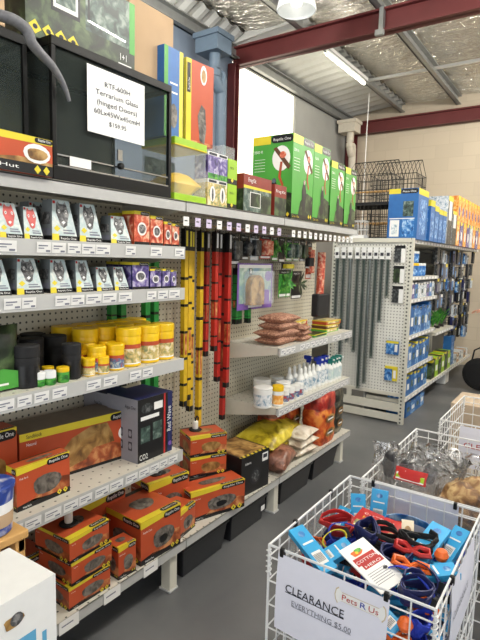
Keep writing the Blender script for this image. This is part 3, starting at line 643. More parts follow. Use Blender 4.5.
for i in range(3): flat_box('flat orange and yellow packet behind the small pebble packs, %s of stack' % ['bottom', 'middle', 'top'][i], -1.66, 3.07, 1.03+i*.036, .23, .12, .034, 'red', 'pic_food', 'flat packets on the shelf', rz=.03*i)
for i in range(3): flat_box('flat brown packet at the far shelf end, %s of stack' % ['bottom', 'middle', 'top'][i], -1.58, 3.42, 1.03+i*.03, .22, .12, .028, ('green', 'brown', 'orange')[i], 'pic_food', 'flat packets at the far end', rz=-.04*i)
flat_box('flat green and yellow packet lying at the shelf front edge', -1.54, 3.15, 1.03, .2, .1, .02, 'leaf', 'pic_jungle', 'flat packets on the shelf')
# ---- tubs and bottles on lower middle shelf
Zs = .66
pj = jar(.055, .12, 'white_plastic', 'pic_white', 'white_plastic', name='white_tub', lidh=.1)
place_all(pj, [(-1.60, 2.60, Zs, 'large white tub at the left front of the bottle shelf', 1.05), (-1.72, 2.78, Zs, 'large white tub behind at the left of the bottle shelf', 1.05), (-1.61, 2.86, Zs, 'white tub with pictured label right of the yellow capped bottle', .9), (-1.72, 2.97, Zs, 'white tub in the back row beside the spray bottles', .9)], 'white tubs on the bottle shelf')
pj = jar(.034, .12, 'white_plastic', 'pic_orange', 'jar_yellow', name='shaker_bottle', cat='bottle', lidh=.26)
place_all(pj, [(-1.545, 2.685, Zs, 'white shaker bottle with yellow cap at the shelf front', 1.05)], 'shaker')
pj = jar(.03, .085, 'white_plastic', 'pic_label', 'white_plastic', name='vitamin_jar', lidh=.2)
place_all(pj, [(-1.545, 2.77, Zs, 'small white jar right of the yellow capped bottle'), (-1.545, 2.84, Zs, 'small white jar, second right of the yellow capped bottle'), (-1.545, 2.91, Zs, 'small white jar, third right of the yellow capped bottle'), (-1.55, 2.975, Zs, 'small white jar, fourth right of the yellow capped bottle')], 'small white jars on the bottle shelf')
def spray(trig, band, h=.17, cone=False):
    root = E_('spray_bottle', 'x', 'bottle')
    m = M(); m.rev([(.024, 0), (.027, .005), (.027, .02), (.027, h*.6), (.027, h*.64), (.013, h*.82), (.011, h*.86)], 'white_plastic', n=16, mts=['white_plastic', 'white_plastic', band, 'white_plastic', 'white_plastic', 'white_plastic']); m.build('body', root, smooth=True)
    if trig:
        t = M().rev([(.013, h*.84), (.014, h*.95)], trig, n=12).box((-.03, -.009, h*.95), (.028, .009, h*1.1), trig).box((.028, -.006, h*1.0), (.04, .006, h*1.07), 'white_plastic').hexa([(.012, -.004, h*.78), (.02, -.004, h*.78), (.02, .004, h*.78), (.012, .004, h*.78), (.016, -.004, h*.97), (.026, -.004, h*.97), (.026, .004, h*.97), (.016, .004, h*.97)], trig); t.build('trigger', root, bevel=.002)
    else: M().rev([(.012, h*.84), (.012, h*1.0), (.006, h*1.1)], 'white_plastic', n=12).build('cap', root, smooth=True)
    return root
def place_sp(proto, lst, group):
    for i, (x, y, lab) in enumerate(lst):
        o = proto if i == 0 else dup(proto, (0, 0, 0)); o.location = (x, y, Zs); o.rotation_euler = (0, 0, .25*math.sin(i*2)); o['label'] = lab; o['group'] = group
place_sp(spray(None, 'pic_white', .16), [(-1.57, 3.03+.062*i, 'white nozzle bottle, %s from left on the bottle shelf' % ORD[i]) for i in range(4)]+[(-1.64, 3.0+.07*i, 'white nozzle bottle in the row behind, %s from left' % ORD[i]) for i in range(4)], 'white nozzle bottles')
place_sp(spray('royal', 'pic_white', .19), [(-1.57, 3.29+.06*i, 'white spray bottle with blue trigger, %s from left' % ORD[i]) for i in range(3)]+[(-1.66, 3.31, 'white spray bottle with blue trigger in the row behind')], 'blue trigger spray bottles')
place_sp(spray('teal', 'teal_white', .165), [(-1.56, 3.465+.055*i, 'white spray bottle with green trigger, %s from left' % ORD[i]) for i in range(4)], 'green trigger spray bottles')
# ---- hanging sleeves in the pegboard bay
def sleeve(x, y, ztop, zbot, mt, label, group, w=.027, cap=.11, capm='black', name='lamp_tube_sleeve', bands=True):
    r = E_(name, label, 'tube', (x, y, zbot), group=group); h = ztop-zbot
    m = M(); f, n, t = m.carton(w, w, h, mt)
    for q in (f, n):
        if bands:
            for k in range(5): q.rect(0, .12+.15*k, 1, .135+.15*k, 'black', 1)
            q.rect(.2, .3, .8, .42, 'pic_desert', 1)
        q.rect(0, 0, 1, .03/h, 'black', 2)
    m.build('sleeve', r)
    M().carton(w+.002, w+.002, cap, capm)[0]
    c = M(); cf, cn, ct = c.carton(w+.002, w+.002, cap, capm); cf.rect(.25, .2, .75, .9, 'yellow' if mt == 'tube_yellow' else 'ticket', 1); c.build('header', r, loc=(.001, -.001, h-cap))
    M().box((-w*.6, w*.45, h), (-w*.4, w*.55, h+.02), capm).build('hang_tab', r)
GT = 'long lamp sleeves hanging on the pegboard'
for i, (x, y, zb, mt) in enumerate([(-1.70, 1.975, .78, 'tube_yellow'), (-1.72, 2.03, .80, 'tube_yellow'), (-1.75, 2.085, .72, 'tube_yellow'), (-1.74, 2.15, .58, 'tube_yellow'),
                                    (-1.77, 2.24, 1.0, 'tube_red'), (-1.70, 2.23, 1.04, 'tube_red'), (-1.75, 2.33, .84, 'tube_red'), (-1.78, 2.43, .58, 'tube_red'), (-1.72, 2.38, .80, 'tube_red')]):
    sleeve(x, y, 1.70, zb, mt, '%s lamp sleeve with black top, %s from left in the sleeve bay' % (mt[5:], ORD[i]), GT)
# a rail the sleeves hang on
M().rod((-1.72, 1.75, 1.735), (-1.72, 2.60, 1.735), .004, 'silver').build('hook_rail', b2)
for i, (y, zb) in enumerate([(1.60, .95), (1.66, .93), (1.78, .72), (1.84, .75)]):
    sleeve(-1.82 if i < 2 else -1.78, y, 1.52 if i < 2 else 1.66, zb, 'tube_green', 'green lamp sleeve at the shelf ends, %s from left' % ORD[i], 'green lamp sleeves', w=.032, cap=.05)

# ---- hanging packs in bay 3
def pack(x, y, z, w, h, card, bub, label, group=None, d=.03, shape='box', name='hanging_pack', rz=0):
    r = E_(name, label, 'hanging pack', (x, y, z), rz, group=group)
    m = M(); f, n, t = m.carton(w, .002, h, card); f.rect(0, .84, 1, 1, 'black', 1); f.text('Reptile One', .2, .88, .06, 'white', 3, w=.6); f.rect(.06, .03, .94, .12, 'ticket', 1); m.build('card', r)
    b = M()
    if shape == 'box': b.box((.001, w*.12, h*.16), (d, w*.88, h*.78), bub); b.build('blister', r, bevel=.005)
    elif shape == 'leaf':
        for k in range(14):
            a = 2*PI*k/14+random.random(); L = w*random.uniform(.35, .6); c = Vector((random.uniform(.01, d), w/2, h*.55)); e = c+Vector((random.uniform(-.01, .03), math.cos(a)*L, math.sin(a)*L*1.2)); s_ = (e-c).cross(Vector((1, 0, 0))).normalized()*.012
            b.face([c, (c+e)/2+s_, e, (c+e)/2-s_], bub)
        b.build('leaves', r)
    else:
        b.pillow(d*1.4, w*.8, h*.6, bub, (d*.6, w/2, h*.45), 6, 8); b.build('pouch', r, smooth=True)
    M().rod((-.0, w/2, h*.96), (PX-x, w/2, h*.96), .0025, 'silver', 4).rod((0, w/2, h*.96), (.02, w/2, h*.96), .0025, 'silver', 4).build('hook', r)
    return r
r = E_('hanging_pack', 'purple and blue hanging pack with a golden cave ornament', 'hanging pack', (-1.74, 2.50, 1.245))
pic('pic_mint', [(120, 150, 170), (150, 176, 160), (206, 216, 206)], 14)
m = M(); f, n, t = m.carton(.40, .002, .285, 'purple'); f.rect(.04, .14, .96, .9, 'pic_mint', 1); f.rect(.04, .9, .96, .97, 'ticket', 1); f.ell(.86, .72, .1, .12, 'purple', 2); f.rect(.3, .04, .7, .1, 'ticket', 2); m.build('card', r)
m = M(); P = [(.09, .03)]+[(.16-.075*math.cos(PI*i/10), .14+.075*math.sin(PI*i/10)) for i in range(11)]+[(.235, .03)]
m.face([(.045, a, b) for a, b in P[::-1]], 'pic_log'); n_ = len(P); m.mesh([(0, a, b) for a, b in P]+[(.045, a, b) for a, b in P], [(i, (i+1) % n_, n_+(i+1) % n_, n_+i) for i in range(n_)], 'pic_log')
m.box((.0, .22, .03), (.035, .31, .12), 'purple'); m.ell = None; m.build('cave_ornament', r)
M().box((.002, .06, .03), (.055, .34, .24), 'clear_plastic').build('blister', r, bevel=.008)
M().rod((0, .2, .275), (PX+1.74, .2, .275), .0025, 'silver', 4).build('hook', r)
GH = 'small hanging packs on the pegboard'
for i, (y, z, w, h, c, b_, sh, lab) in enumerate([
    (2.44, 1.52, .10, .18, 'black', 'pic_dark', 'box', 'dark hanging pack left of the purple cave pack, upper row'),
    (2.55, 1.55, .09, .15, 'black', 'pic_dark', 'pouch', 'dark pouch pack in the upper row above the purple pack'),
    (2.66, 1.55, .09, .16, 'pic_white', 'pic_dark', 'box', 'grey and white hanging pack in the upper row'),
    (2.77, 1.56, .13, .15, 'red', 'pic_redfrog', 'box', 'red and white hanging pack in the upper row'),
    (2.92, 1.55, .07, .16, 'leaf', 'leaf', 'leaf', 'green plant pack right of the red and white pack'),
    (3.01, 1.54, .08, .17, 'black', 'leaf', 'leaf', 'green plant on black card, upper row'),
    (3.11, 1.55, .08, .15, 'leaf', 'pic_swamp', 'box', 'green carded pack in the upper row, left'),
    (3.21, 1.55, .08, .15, 'leaf', 'pic_swamp', 'box', 'green carded pack in the upper row, middle'),
    (3.31, 1.55, .08, .15, 'black', 'pic_jungle', 'box', 'green carded pack in the upper row, right'),
    (3.41, 1.42, .09, .28, 'orange_dark', 'pic_redfrog', 'box', 'tall red brown hanging pack right of the green packs'),
    (3.02, 1.30, .17, .19, 'leaf', 'leaf', 'leaf', 'leafy green plant pack beside the purple cave pack'),
    (3.2, 1.28, .15, .2, 'black', 'pic_jungle', 'leaf', 'dark green leafy pack beside the tan pack'),
    (3.05, 1.49, .14, .05, 'black', 'yellow', 'box', 'small yellow and black header pack above the leafy one')]):
    pack(-1.76, y, z, w, h, c, b_, lab, GH, .035, sh)
for i, y in enumerate((2.30-.0, 2.335, 2.405)):
    sleeve(-1.76+.02*(i > 1), y+.22, 1.50, 1.16, 'tube_green', 'short green and yellow sleeve right of the red sleeves, %s' % ORD[i], 'short green sleeves', w=.03, cap=.04)
# tan paddle in black pouch
r = E_('reptile_tool', 'tan and red tool in a black pouch at the right end of the pegboard', 'tool', (-1.70, 3.5, 1.14))
M().box((-.02, -.06, 0), (.04, .14, .17), 'matte_black').build('pouch', r, bevel=.01)
M().rod((.0, .04, .15), (.0, .05, .48), .03, 'pic_redfrog', 12).build('handle', r, smooth=True)
for y in (3.36,):
    pack(-1.74, y, 1.50, .1, .1, 'black', 'matte_black', 'small black clip pack above the tan tool', GH, .03)

# ================================================================== TOP OF THE GONDOLA
ZT = 1.8
m = M(); f, n, t = m.carton(.40, .1, .115, 'orange'); f.poly([(0, .78), (1, .84), (1, 1), (0, 1)], 'yellow', 1); f.rect(0, 0, 1, .28, 'black', 1); f.poly([(.4, .28), (1, .28), (1, .36), (.7, .42)], 'pic_log', 1); f.ell(.86, .56, .12, .26, 'ticket', 2); f.ell(.86, .54, .09, .17, 'pic_log', 3, wob=.1); f.pill(.84, .86, 1, .99, 'black', 3); f.text('Reptile One', .87, .9, .08, 'white', 5, w=.11)
for du in (.86, .94): f.poly([(du-.03, .14), (du, .02), (du+.03, .14), (du, .26)], 'yellow', 4)
f.text('Rock Hut', .3, .1, .1, 'white', 3, w=.4); t.rect(0, 0, 1, 1, 'yellow', 1)
tag(m.build('reptile_product_box', loc=(-1.478, .655, ZT+.002), rot=(0, 0, 0)), 'flat orange and yellow box on the top shelf before the left glass tank', 'box')
mat('tank_frame', (12, 12, 12), .4, spec=.25); pic('tank_back', [(34, 34, 32), (50, 50, 46), (78, 74, 66)], 4); mat('tank_glass', (90, 100, 96), .04, alpha=.14, var=0, spec=.5)
def tank(x, y, z, w, d, h, label, back=True):
    r = E_('glass_terrarium', label, 'terrarium', (x, y, z)); k = .016
    m = M()
    for zz, t_ in ((0, .045), (h-.03, .03)): m.box((-k, 0, zz), (0, w, zz+t_), 'tank_frame').box((-d, 0, zz), (-d+k, w, zz+t_), 'tank_frame').box((-d+k, 0, zz), (-k, k, zz+t_), 'tank_frame').box((-d+k, w-k, zz), (-k, w, zz+t_), 'tank_frame')
    for xx in (-k, -d):
        for yy in (0, w-k): m.box((xx, yy, .045), (xx+k, yy+k, h-.03), 'tank_frame')
    m.build('frame', r, bevel=.002)
    M().box((-d+k, k, .01), (-k, w-k, .02), 'tank_frame').build('floor_tray', r)
    for j in range(2):
        y0 = k+(w-2*k)*j/2; y1 = k+(w-2*k)*(j+1)/2
        g = M().box((-.012, y0+.002, .085), (-.008, y1-.002, h-.032), 'tank_glass').build('door', r)
        M().box((-.011, y0+.002, .045), (-.0, y1-.002, .05), 'silver').box((-.011, y0+.002, .08), (-.002, y1-.002, .085), 'silver').build('door_rail', g)
    M().box((-.010, k, .05), (-.006, w-k, .08), 'tank_glass').build('front_sill', r)
    q = M().rev([(.012, 0), (.013, .012), (.01, .016)], 'tank_frame', ax='x', n=16).box((-.002, -.01, .02), (.004, .012, .06), 'silver'); q.build('lock', r, loc=(.001, w/2, .085), smooth=True)
    M().box((-d+.004, k, .04), (-d+.009, w-k, h-.03), 'tank_back').build('background', r)
    M().box((-d+k, .004, .045), (-k, .007, h-.03), 'tank_glass').build('side_glass', r); M().box((-d+k, w-.007, .045), (-k, w-.004, h-.03), 'tank_glass').build('side_glass', r)
    M().box((-d+k, k, h-.012), (-k, w-k, h-.008), 'tank_back').build('mesh_lid', r)
    return r
tk = tank(-1.502, 1.075, ZT+.003, .575, .36, .455, 'black framed glass terrarium with the paper price sign on the top shelf')
tk2 = tank(-1.58, .44, ZT+.003, .60, .28, .45, 'black framed glass terrarium cut off at the left photo edge')
# orange-on-label under tank door: sticker
M().box((.0005, .065, .052), (.0012, .155, .084), 'ticket').build('sticker', tk)
# price sign on terrarium
m = M(); f = F(m, (0, 0, 0), (0, .275, .0), (0, .275, .225), (0, 0, .225)); 
m.box((-.0008, 0, 0), (0, .275, .225), 'white')
for i, (s, hh, w_) in enumerate([('RTF-600H', .085, .44), ('Terrarium Glass', .085, .74), ('(hinged Doors)', .085, .7), ('60Lx45Wx45cmH', .085, .8), ('$159.95', .075, .3)]):
    f.text(s, .5, .74-.145*i, hh, 'ink_dark', 3, w=w_, center=True)
tag(m.build('price_sign', loc=(-1.496, 1.212, 1.985)), 'white paper sign reading RTF-600H Terrarium Glass on the terrarium door', 'sign')
# rubber snake draped from the tank top
pts = [(-1.62, .82, 2.272), (-1.545, .865, 2.262), (-1.50, .90, 2.246), (-1.475, .925, 2.238), (-1.465, .95, 2.228), (-1.462, .967, 2.215), (-1.465, .98, 2.19), (-1.468, 1.015, 2.168), (-1.472, 1.055, 2.148), (-1.476, 1.09, 2.118), (-1.48, 1.112, 2.09), (-1.483, 1.128, 2.06)]
sp = smoothpath(pts); N = len(sp)
rad = [.006+.011*min(1, i/10) if i < N*.5 else .017*(1-.72*((i-N*.5)/(N*.5))**1.3) for i in range(N)]; rad = [max(r, .004) for r in rad]
o = M().tube(sp, rad, 'rubber_snake', 12).build('rubber_snake', smooth=True); tag(o, 'grey rubber snake draped over the edge of the left glass terrarium', 'toy snake')
# jungle printed box on tank
m = M(); f, n, t = m.carton(.475, .16, .27, 'black'); f.rect(0, 0, 1, 1, 'pic_jungle', 1); f.rect(0, .52, .2, 1, 'green', 2); f.rect(.2, .4, .45, 1, 'dark_plastic', 2); f.rect(.22, .45, .43, .95, 'ticket', 3); f.rect(.24, .5, .41, .72, 'pic_swamp', 4)
f.rect(.5, .35, .95, 1, 'pic_swamp', 2); f.poly([(.52, .46), (.9, .42), (.9, .45), (.52, .49)], 'silver', 3); f.poly([(.52, .49), (.54, .49), (.54, .95), (.52, .95)], 'dark_plastic', 3); f.rect(.94, .3, 1, 1, 'green', 3); f.text('1+1', .84, .16, .1, 'white', 4); f.rect(.82, .02, .96, .12, 'ticket', 4); f.text('Reptile One', .6, .04, .05, 'yellow', 4, w=.18)
for i in range(4): f.poly([(.02+.105*i, .12), (.07+.105*i, .2), (.12+.105*i, .1), (.07+.105*i, .03)], 'yellow', 4)
for i in range(4): f.ell(.07+.105*i, .115, .02, .03, 'ink', 5, 8)
n.rect(0, 0, 1, 1, 'pic_jungle', 1)
tag(m.build('terrarium_box', loc=(-1.57, 1.03, 2.26), rot=(0, 0, 0)), 'dark green printed terrarium box lying on top of the glass terrariums', 'box')
def carton_box(x, y, z, w, d, h, label, mt='cardboard'):
    m = M(); f, n, t = m.carton(w, d, h, mt); t.rect(0, .44, 1, .56, 'tape', 1); n.rect(.44, .7, .56, 1, 'tape', 1); f.rect(.46, .8, .54, 1, 'tape', 1) if False else None; t.rect(0, .498, 1, .502, 'brown', 2)
    return tag(m.build('cardboard_carton', loc=(x, y, z), bevel=.003), label, 'carton')
carton_box(-1.585, .42, 2.257, .55, .27, .34, 'plain brown carton at the top left corner on the tanks')
c_ = carton_box(-1.60, 1.505, 2.262, .26, .25, .32, 'plain brown carton right of the green printed box, at top'); c_.rotation_euler[2] = 0
# blue/orange upright boxes
def tall_pair():
    m = M(); f, n, t = m.carton(.175, .16, .36, 'orange'); f.rect(0, 0, .18, 1, 'yellow', 2); f.poly([(.5, .05), (.42, .35), (.55, .5), (.7, .45), (.74, .2), (.68, .02)], 'pic_rock', 2); f.ell(.62, .86, .12, .12, 'ticket', 2); f.ell(.62, .85, .08, .08, 'pic_log', 3); f.rect(.18, 0, 1, .04, 'pic_desert', 2); f.rect(.03, .6, .15, .95, 'black', 3)
    f.text('Reptile One', .12, .63, .03, 'white', 5, ang=PI/2)
    n.rect(0, 0, 1, 1, 'blue', 1); n.rect(.0, .0, .08, 1, 'green', 2); n.rect(.9, 0, 1, 1, 'yellow', 2); n.poly([(.4, .1), (.35, .3), (.6, .34), (.8, .2), (.8, .05)], 'pic_rock', 2); n.rect(.3, .7, .7, .72, 'ticket', 2); n.rect(.3, .6, .65, .61, 'ticket', 2); n.rect(.3, .55, .65, .56, 'ticket', 2)
    return m
tag(tall_pair().build('tall_printed_box', loc=(-1.555, 1.80, 2.071), rot=(0, 0, math.radians(-6))), 'tall orange and yellow box with blue side standing on the small terrarium', 'box')
m = M(); f, n, t = m.carton(.12, .15, .37, 'blue'); f.rect(.0, 0, .2, 1, 'green', 1); f.rect(.8, 0, 1, 1, 'yellow', 1); f.rect(.3, .6, .7, .62, 'ticket', 2); f.rect(.3, .5, .7, .52, 'ticket', 2); f.ell(.5, .25, .2, .14, 'pic_rock', 2)
tag(m.build('tall_printed_box', loc=(-1.56, 1.665, 2.071)), 'tall blue box with yellow edge left of the orange one on the small terrarium', 'box')
# small terrarium kit
r = E_('plastic_terrarium', 'small plastic terrarium with lime green edges on the top shelf', 'terrarium', (-1.51, 1.68, ZT+.002))
w_, d_, h_ = .22, .20, .265
M().box((-d_, 0, 0), (0, w_, .03), 'lime').box((-d_+.002, .002, .0), (-.002, w_-.002, .012), 'black').build('base', r, bevel=.004)
M().box((-d_, 0, h_-.03), (0, w_, h_), 'lime').box((-d_, 0, h_-.035), (.001, w_, h_-.028), 'yellow').build('top_band', r, bevel=.003)
M().box((-d_+.004, .004, .03), (-.004, w_-.004, h_-.035), 'clear_plastic').build('tank', r)
M().pillow(.17, .18, .1, 'jar_yellow', (-.1, .11, .075), 6, 6).build('contents', r, smooth=True)
M().box((-d_+.01, .01, .12), (-d_+.014, w_-.01, .2), 'pic_swamp').build('backdrop', r)
# small boxes: two rows
for j in range(2):
    for i in range(2):
        m = M(); f, n, t = m.carton(.075, .08, .122, 'ticket'); 
        if j: f.rect(0, 0, 1, .86, 'pic_purple', 1); f.rect(0, 0, 1, .2, 'leaf', 2); n.rect(0, 0, 1, .86, 'pic_purple', 1)
        else: f.rect(0, 0, 1, .86, 'pic_food', 1); f.ell(.5, .45, .28, .3, 'ticket', 2); f.ell(.5, .42, .1, .25, 'gecko', 3); n.rect(0, 0, 1, .86, 'pic_food', 1)
        f.rect(.1, .88, .9, .97, 'ink', 2)
        tag(m.build('accessory_box', loc=(-1.515, 1.915+.078*i, ZT+.002+.1245*j)), 'small %s box %s, %s of two' % (['tan lamp', 'purple plant'][j], ['on the top shelf', 'stacked in the upper row'][j], ['left', 'right'][i]), 'box', 'small boxes beside the plastic terrarium')
    m = M(); f, n, t = m.carton(.075, .08, .118, 'lime'); f.rect(0, 0, 1, .2, 'black', 1); f.poly([(.3, .15), (.45, .25), (.6, .15), (.45, .05)], 'yellow', 2); f.text('MEGA', .2, .6, .1, 'ink_dark', 3); n.rect(0, 0, 1, .2, 'black', 1)
    tag(m.build('accessory_box', loc=(-1.515, 2.075, ZT+.002+.12*j)), 'small lime green box, %s one of the pair by the frog kit' % ['lower', 'upper'][j], 'box', 'small boxes beside the plastic terrarium')
o = M().box((-.1, 0, 0), (0, .10, .06), 'clear_plastic').build('clear_plastic_tray', loc=(-1.53, 2.05, ZT+.242), bevel=.004); tag(o, 'clear plastic tray lying on the small lime boxes', 'tray')
# frog kit
m = M(); f, n, t = m.carton(.27, .14, .185, 'brown'); f.rect(0, 0, 1, .62, 'pic_swamp', 1); f.poly([(.0, .62), (1, .62), (1, .68), (0, .7)], 'yellow', 2); f.rect(0, .68, 1, 1, 'kit_red', 1); f.text('Frog Kit', .15, .8, .12, 'white', 3); f.rect(.22, .12, .6, .54, 'ticket', 2); f.rect(.24, .14, .58, .52, 'pic_jungle', 3); f.rect(.62, 0, 1, .5, 'pic_jungle', 2)
n.rect(0, 0, 1, .6, 'pic_jungle', 1); n.rect(0, .6, 1, 1, 'kit_red', 1); t.rect(0, 0, 1, 1, 'kit_red', 1)
tag(m.build('frog_kit_box', loc=(-1.50, 2.19, ZT+.002), rot=(0, 0, 0)), 'red and dark green kit box in front of the first green box', 'box')
m = M(); f, n, t = m.carton(.13, .10, .17, 'kit_red'); f.rect(0, 0, 1, .6, 'pic_jungle', 1); f.text('Frog Kit', .1, .75, .1, 'white', 3, w=.8)
tag(m.build('frog_kit_box', loc=(-1.495, 2.49, ZT+.002)), 'small red and green box between the frog kit and the green boxes', 'box')
def green_box(w, d, h):
    m = M(); f, n, t = m.carton(w, d, h, 'green')
    for q, s in ((f, 0), (n, 1)):
        q.rect(0, .9, .45, 1, 'yellow', 1); q.pill(.46, .905, 1, .995, 'black', 2); q.text('Reptile One', .52, .93, .035, 'white', 5, w=.42)
        q.text('3500 R', .04, .8, .035, 'white', 3, w=.22)
        q.ell(.72, .72, .22, .15, 'ticket', 2, 20); q.poly([(.52, .84), (.6, .86), (.96, .62), (.9, .58)], 'brown', 3); q.ell(.76, .76, .08, .04, 'pic_redfrog', 4); q.poly([(.7, .68), (.76, .68), (.72, .5), (.8, .4), (.76, .38), (.66, .5)], 'orange_dark', 4)
        q.poly([(.3, .04), (1, .04), (1, .3), (.7, .34), (.4, .22)], 'pic_jungle', 2); q.rect(0, 0, 1, .06, 'black', 3)
        q.poly([(.48, .12), (.46, .36), (.52, .46), (.6, .46), (.66, .36), (.64, .12)], 'dark_plastic', 4); q.ell(.56, .46, .05, .03, 'silver', 5); q.text('2 in 1 Kit', .05, .02, .03, 'yellow', 5, w=.3)
        for k in range(5): q.rect(.05, .72-.035*k, .32, .725-.035*k, 'ticket', 3)
        for du in (.82, .92): q.poly([(du-.04, .05), (du, .02), (du+.04, .05), (du, .08)], 'yellow', 5)
    t.rect(0, 0, 1, 1, 'green', 1); return m
for i, (x, y, w, d, h) in enumerate([(-1.505, 2.70, .27, .28, .49), (-1.505, 2.975, .235, .28, .485), (-1.505, 3.235, .22, .25, .425), (-1.505, 3.475, .2, .25, .42)]):
    tag(green_box(w, d, h).build('canister_filter_box', loc=(x, y, ZT+.002)), 'tall bright green box with yellow corner on the top shelf, %s from left' % ORD[i], 'box', 'tall green boxes on the top shelf')
    
# ================================================================== UNDER-SHELF TUBS
mat('tub_black', (30, 31, 34), .35)
for i, (y, w) in enumerate([(1.76, .36), (2.16, .36), (2.70, .42), (3.16, .40)]):
    r = E_('storage_tub', 'black plastic storage tub under the low shelf, %s from left' % ORD[i], 'tub', (-1.505, y, 0), group='black tubs under the shelves')
    m = M().hexa([(-.28, .02, 0), (-.02, .02, 0), (-.02, w-.02, 0), (-.28, w-.02, 0), (-.3, 0, .15), (0, 0, .15), (0, w, .15), (-.3, w, .15)], 'tub_black')
    m.build('body', r, bevel=.004); M().box((-.31, -.008, .15), (.008, w+.008, .165), 'tub_black').build('lid', r, bevel=.004)
    if i == 1: M().box((.001, .3, .07), (.002, .34, .1), 'ticket').build('sticker', r)

# ================================================================== FRONT LEFT: wooden crate, tub, white box
r = E_('wooden_stand', 'pale wooden stand at the left edge behind the white box', 'stand', (-1.385, .58, 0))
M().box((-.085, -.02, .725), (.085, .245, .75), 'wood').build('top', r, bevel=.004)
M().box((-.08, .215, .69), (.08, .235, .725), 'wood').build('rail', r)
for x, y in ((-.08, -.01), (.05, -.01), (-.08, .205), (.05, .205)): M().box((x, y, 0), (x+.03, y+.03, .725), 'wood').build('leg', r, bevel=.002)
r = E_('food_tub', 'blue, white and orange food tub standing on the wooden stand', 'tub', (-1.372, .75, .75))
pic('tub_print', [(30, 50, 120), (44, 70, 150), (200, 200, 210)], 12)
M().rev([(.05, 0), (.058, .008), (.06, .045), (.06, .045), (.062, .09), (.063, .10), (.065, .135)], 'white', n=28, mts=['tub_print', 'tub_print', 'tub_print', 'white', 'white', 'tub_print']).build('bucket', r, smooth=True)
M().rev([(.068, .135), (.069, .146), (.06, .149)], 'tub_print', n=28).build('lid', r, smooth=True)
M().rev([(.0605, .03), (.063, .07)], 'cardboard', n=28, cap=False).build('label_band', r, smooth=True)
# white box with wildlife print on a low stand
m = M(); f, n, t = m.carton(.42, .2, .33, 'white')
f.rect(.3, .06, .86, .66, 'sky_blue', 1); f.poly([(.3, .06), (.86, .06), (.86, .26), (.7, .34), (.55, .2), (.3, .3)], 'pic_blue', 2); f.ell(.66, .3, .12, .06, 'gecko', 3, wob=.2); f.ell(.72, .82, .06, .055, 'pic_log', 2, wob=.2); f.ell(.74, .83, .04, .05, 'gecko', 3); f.rect(.9, .2, .93, .6, 'sky_blue', 1)
f.text('Arts', .42, .78, .08, 'ink_grey', 3); f.text('Ocean', .38, .68, .08, 'ink_grey', 3); t.text('HERO', .62, .55, .14, 'red', 3)
WBX = tag(m.build('white_gift_box', loc=(-1.045, .318, .422), rot=(0, 0, math.radians(1)), bevel=.003), 'white cardboard box with a blue sea picture in the bottom left corner', 'box')
r = E_('low_stool', 'low wooden stool hidden below the white picture box', 'stool', (-1.045, .318, 0), math.radians(1))
M().box((-.2, .02, .396), (-.005, .40, .42), 'wood').build('seat', r, bevel=.003)
for x, y in ((-.19, .04), (-.05, .04), (-.19, .35), (-.05, .35)): M().box((x, y, 0), (x+.03, y+.03, .396), 'wood').build('leg', r)

# ================================================================== RACK (far centre)
RY0, RY1, RXL, RXR = 4.85, 8.2, -2.18, -1.42
rk = E_('slotted_rack', 'white slotted steel rack with pegboard end panel across the aisle', 'shelving')
def upright(x, y, h=1.79): M().box((x-.025, y-.002, 0), (x+.025, y+.002, h), 'slotted').box((x-.025, y, 0), (x-.021, y+.04, h), 'cream_metal').box((x+.021, y, 0), (x+.025, y+.04, h), 'cream_metal').build('upright', rk)
upright(RXR, RY0); upright(RXL, RY0)
for y in (5.98, 7.1, RY1): 
    M().box((RXR-.34, y-.025, 0), (RXR-.3, y+.025, 1.79), 'cream_metal').build('upright', rk)
M().box((RXL+.025, RY0+.012, .30), (RXR-.025, RY0+.018, 1.75), 'peg_white').build('end_panel', rk)
M().box((RXL-.0, RY0-.01, 1.75), (RXR-.0, RY0+.03, 1.79), 'cream_metal').build('top_rail', rk)
for z0, z1 in ((.27, .30), (.12, .2), (0.02, .09)): M().box((RXL+.025, RY0, z0), (RXR-.025, RY0+.02, z1), 'cream_metal').build('end_rail', rk)
M().box((-1.98, RY0, .2), (-1.93, RY0+.015, .27), 'cream_metal').build('end_rail', rk)
M().box((RXL+.37, RY0+.03, .0), (RXL+.385, RY1, 1.78), 'wall_grey').build('centre_panel', rk)
def rshelf(z, y0, y1, fx=RXR+.0, t=.035): 
    s = M().box((RXL+.39, y0, z-t), (fx, y1, z), 'cream_metal').build('shelf', rk)
    m = M().box((fx, y0, z-t), (fx+.003, y1, z), 'strip'); y = y0+.05
    while y < y1-.08: m.box((fx+.003, y, z-t+.004), (fx+.004, y+.07, z-.006), 'ticket'); y += .12
    m.build('price_strip', s)
rshelf(1.78, RY0+.05, RY1); 
for z in (1.43, 1.21, .85, .52): rshelf(z, RY0+.05, 5.95)
rshelf(.23, RY0+.05, RY1); rshelf(.78, 6.0, 6.9)
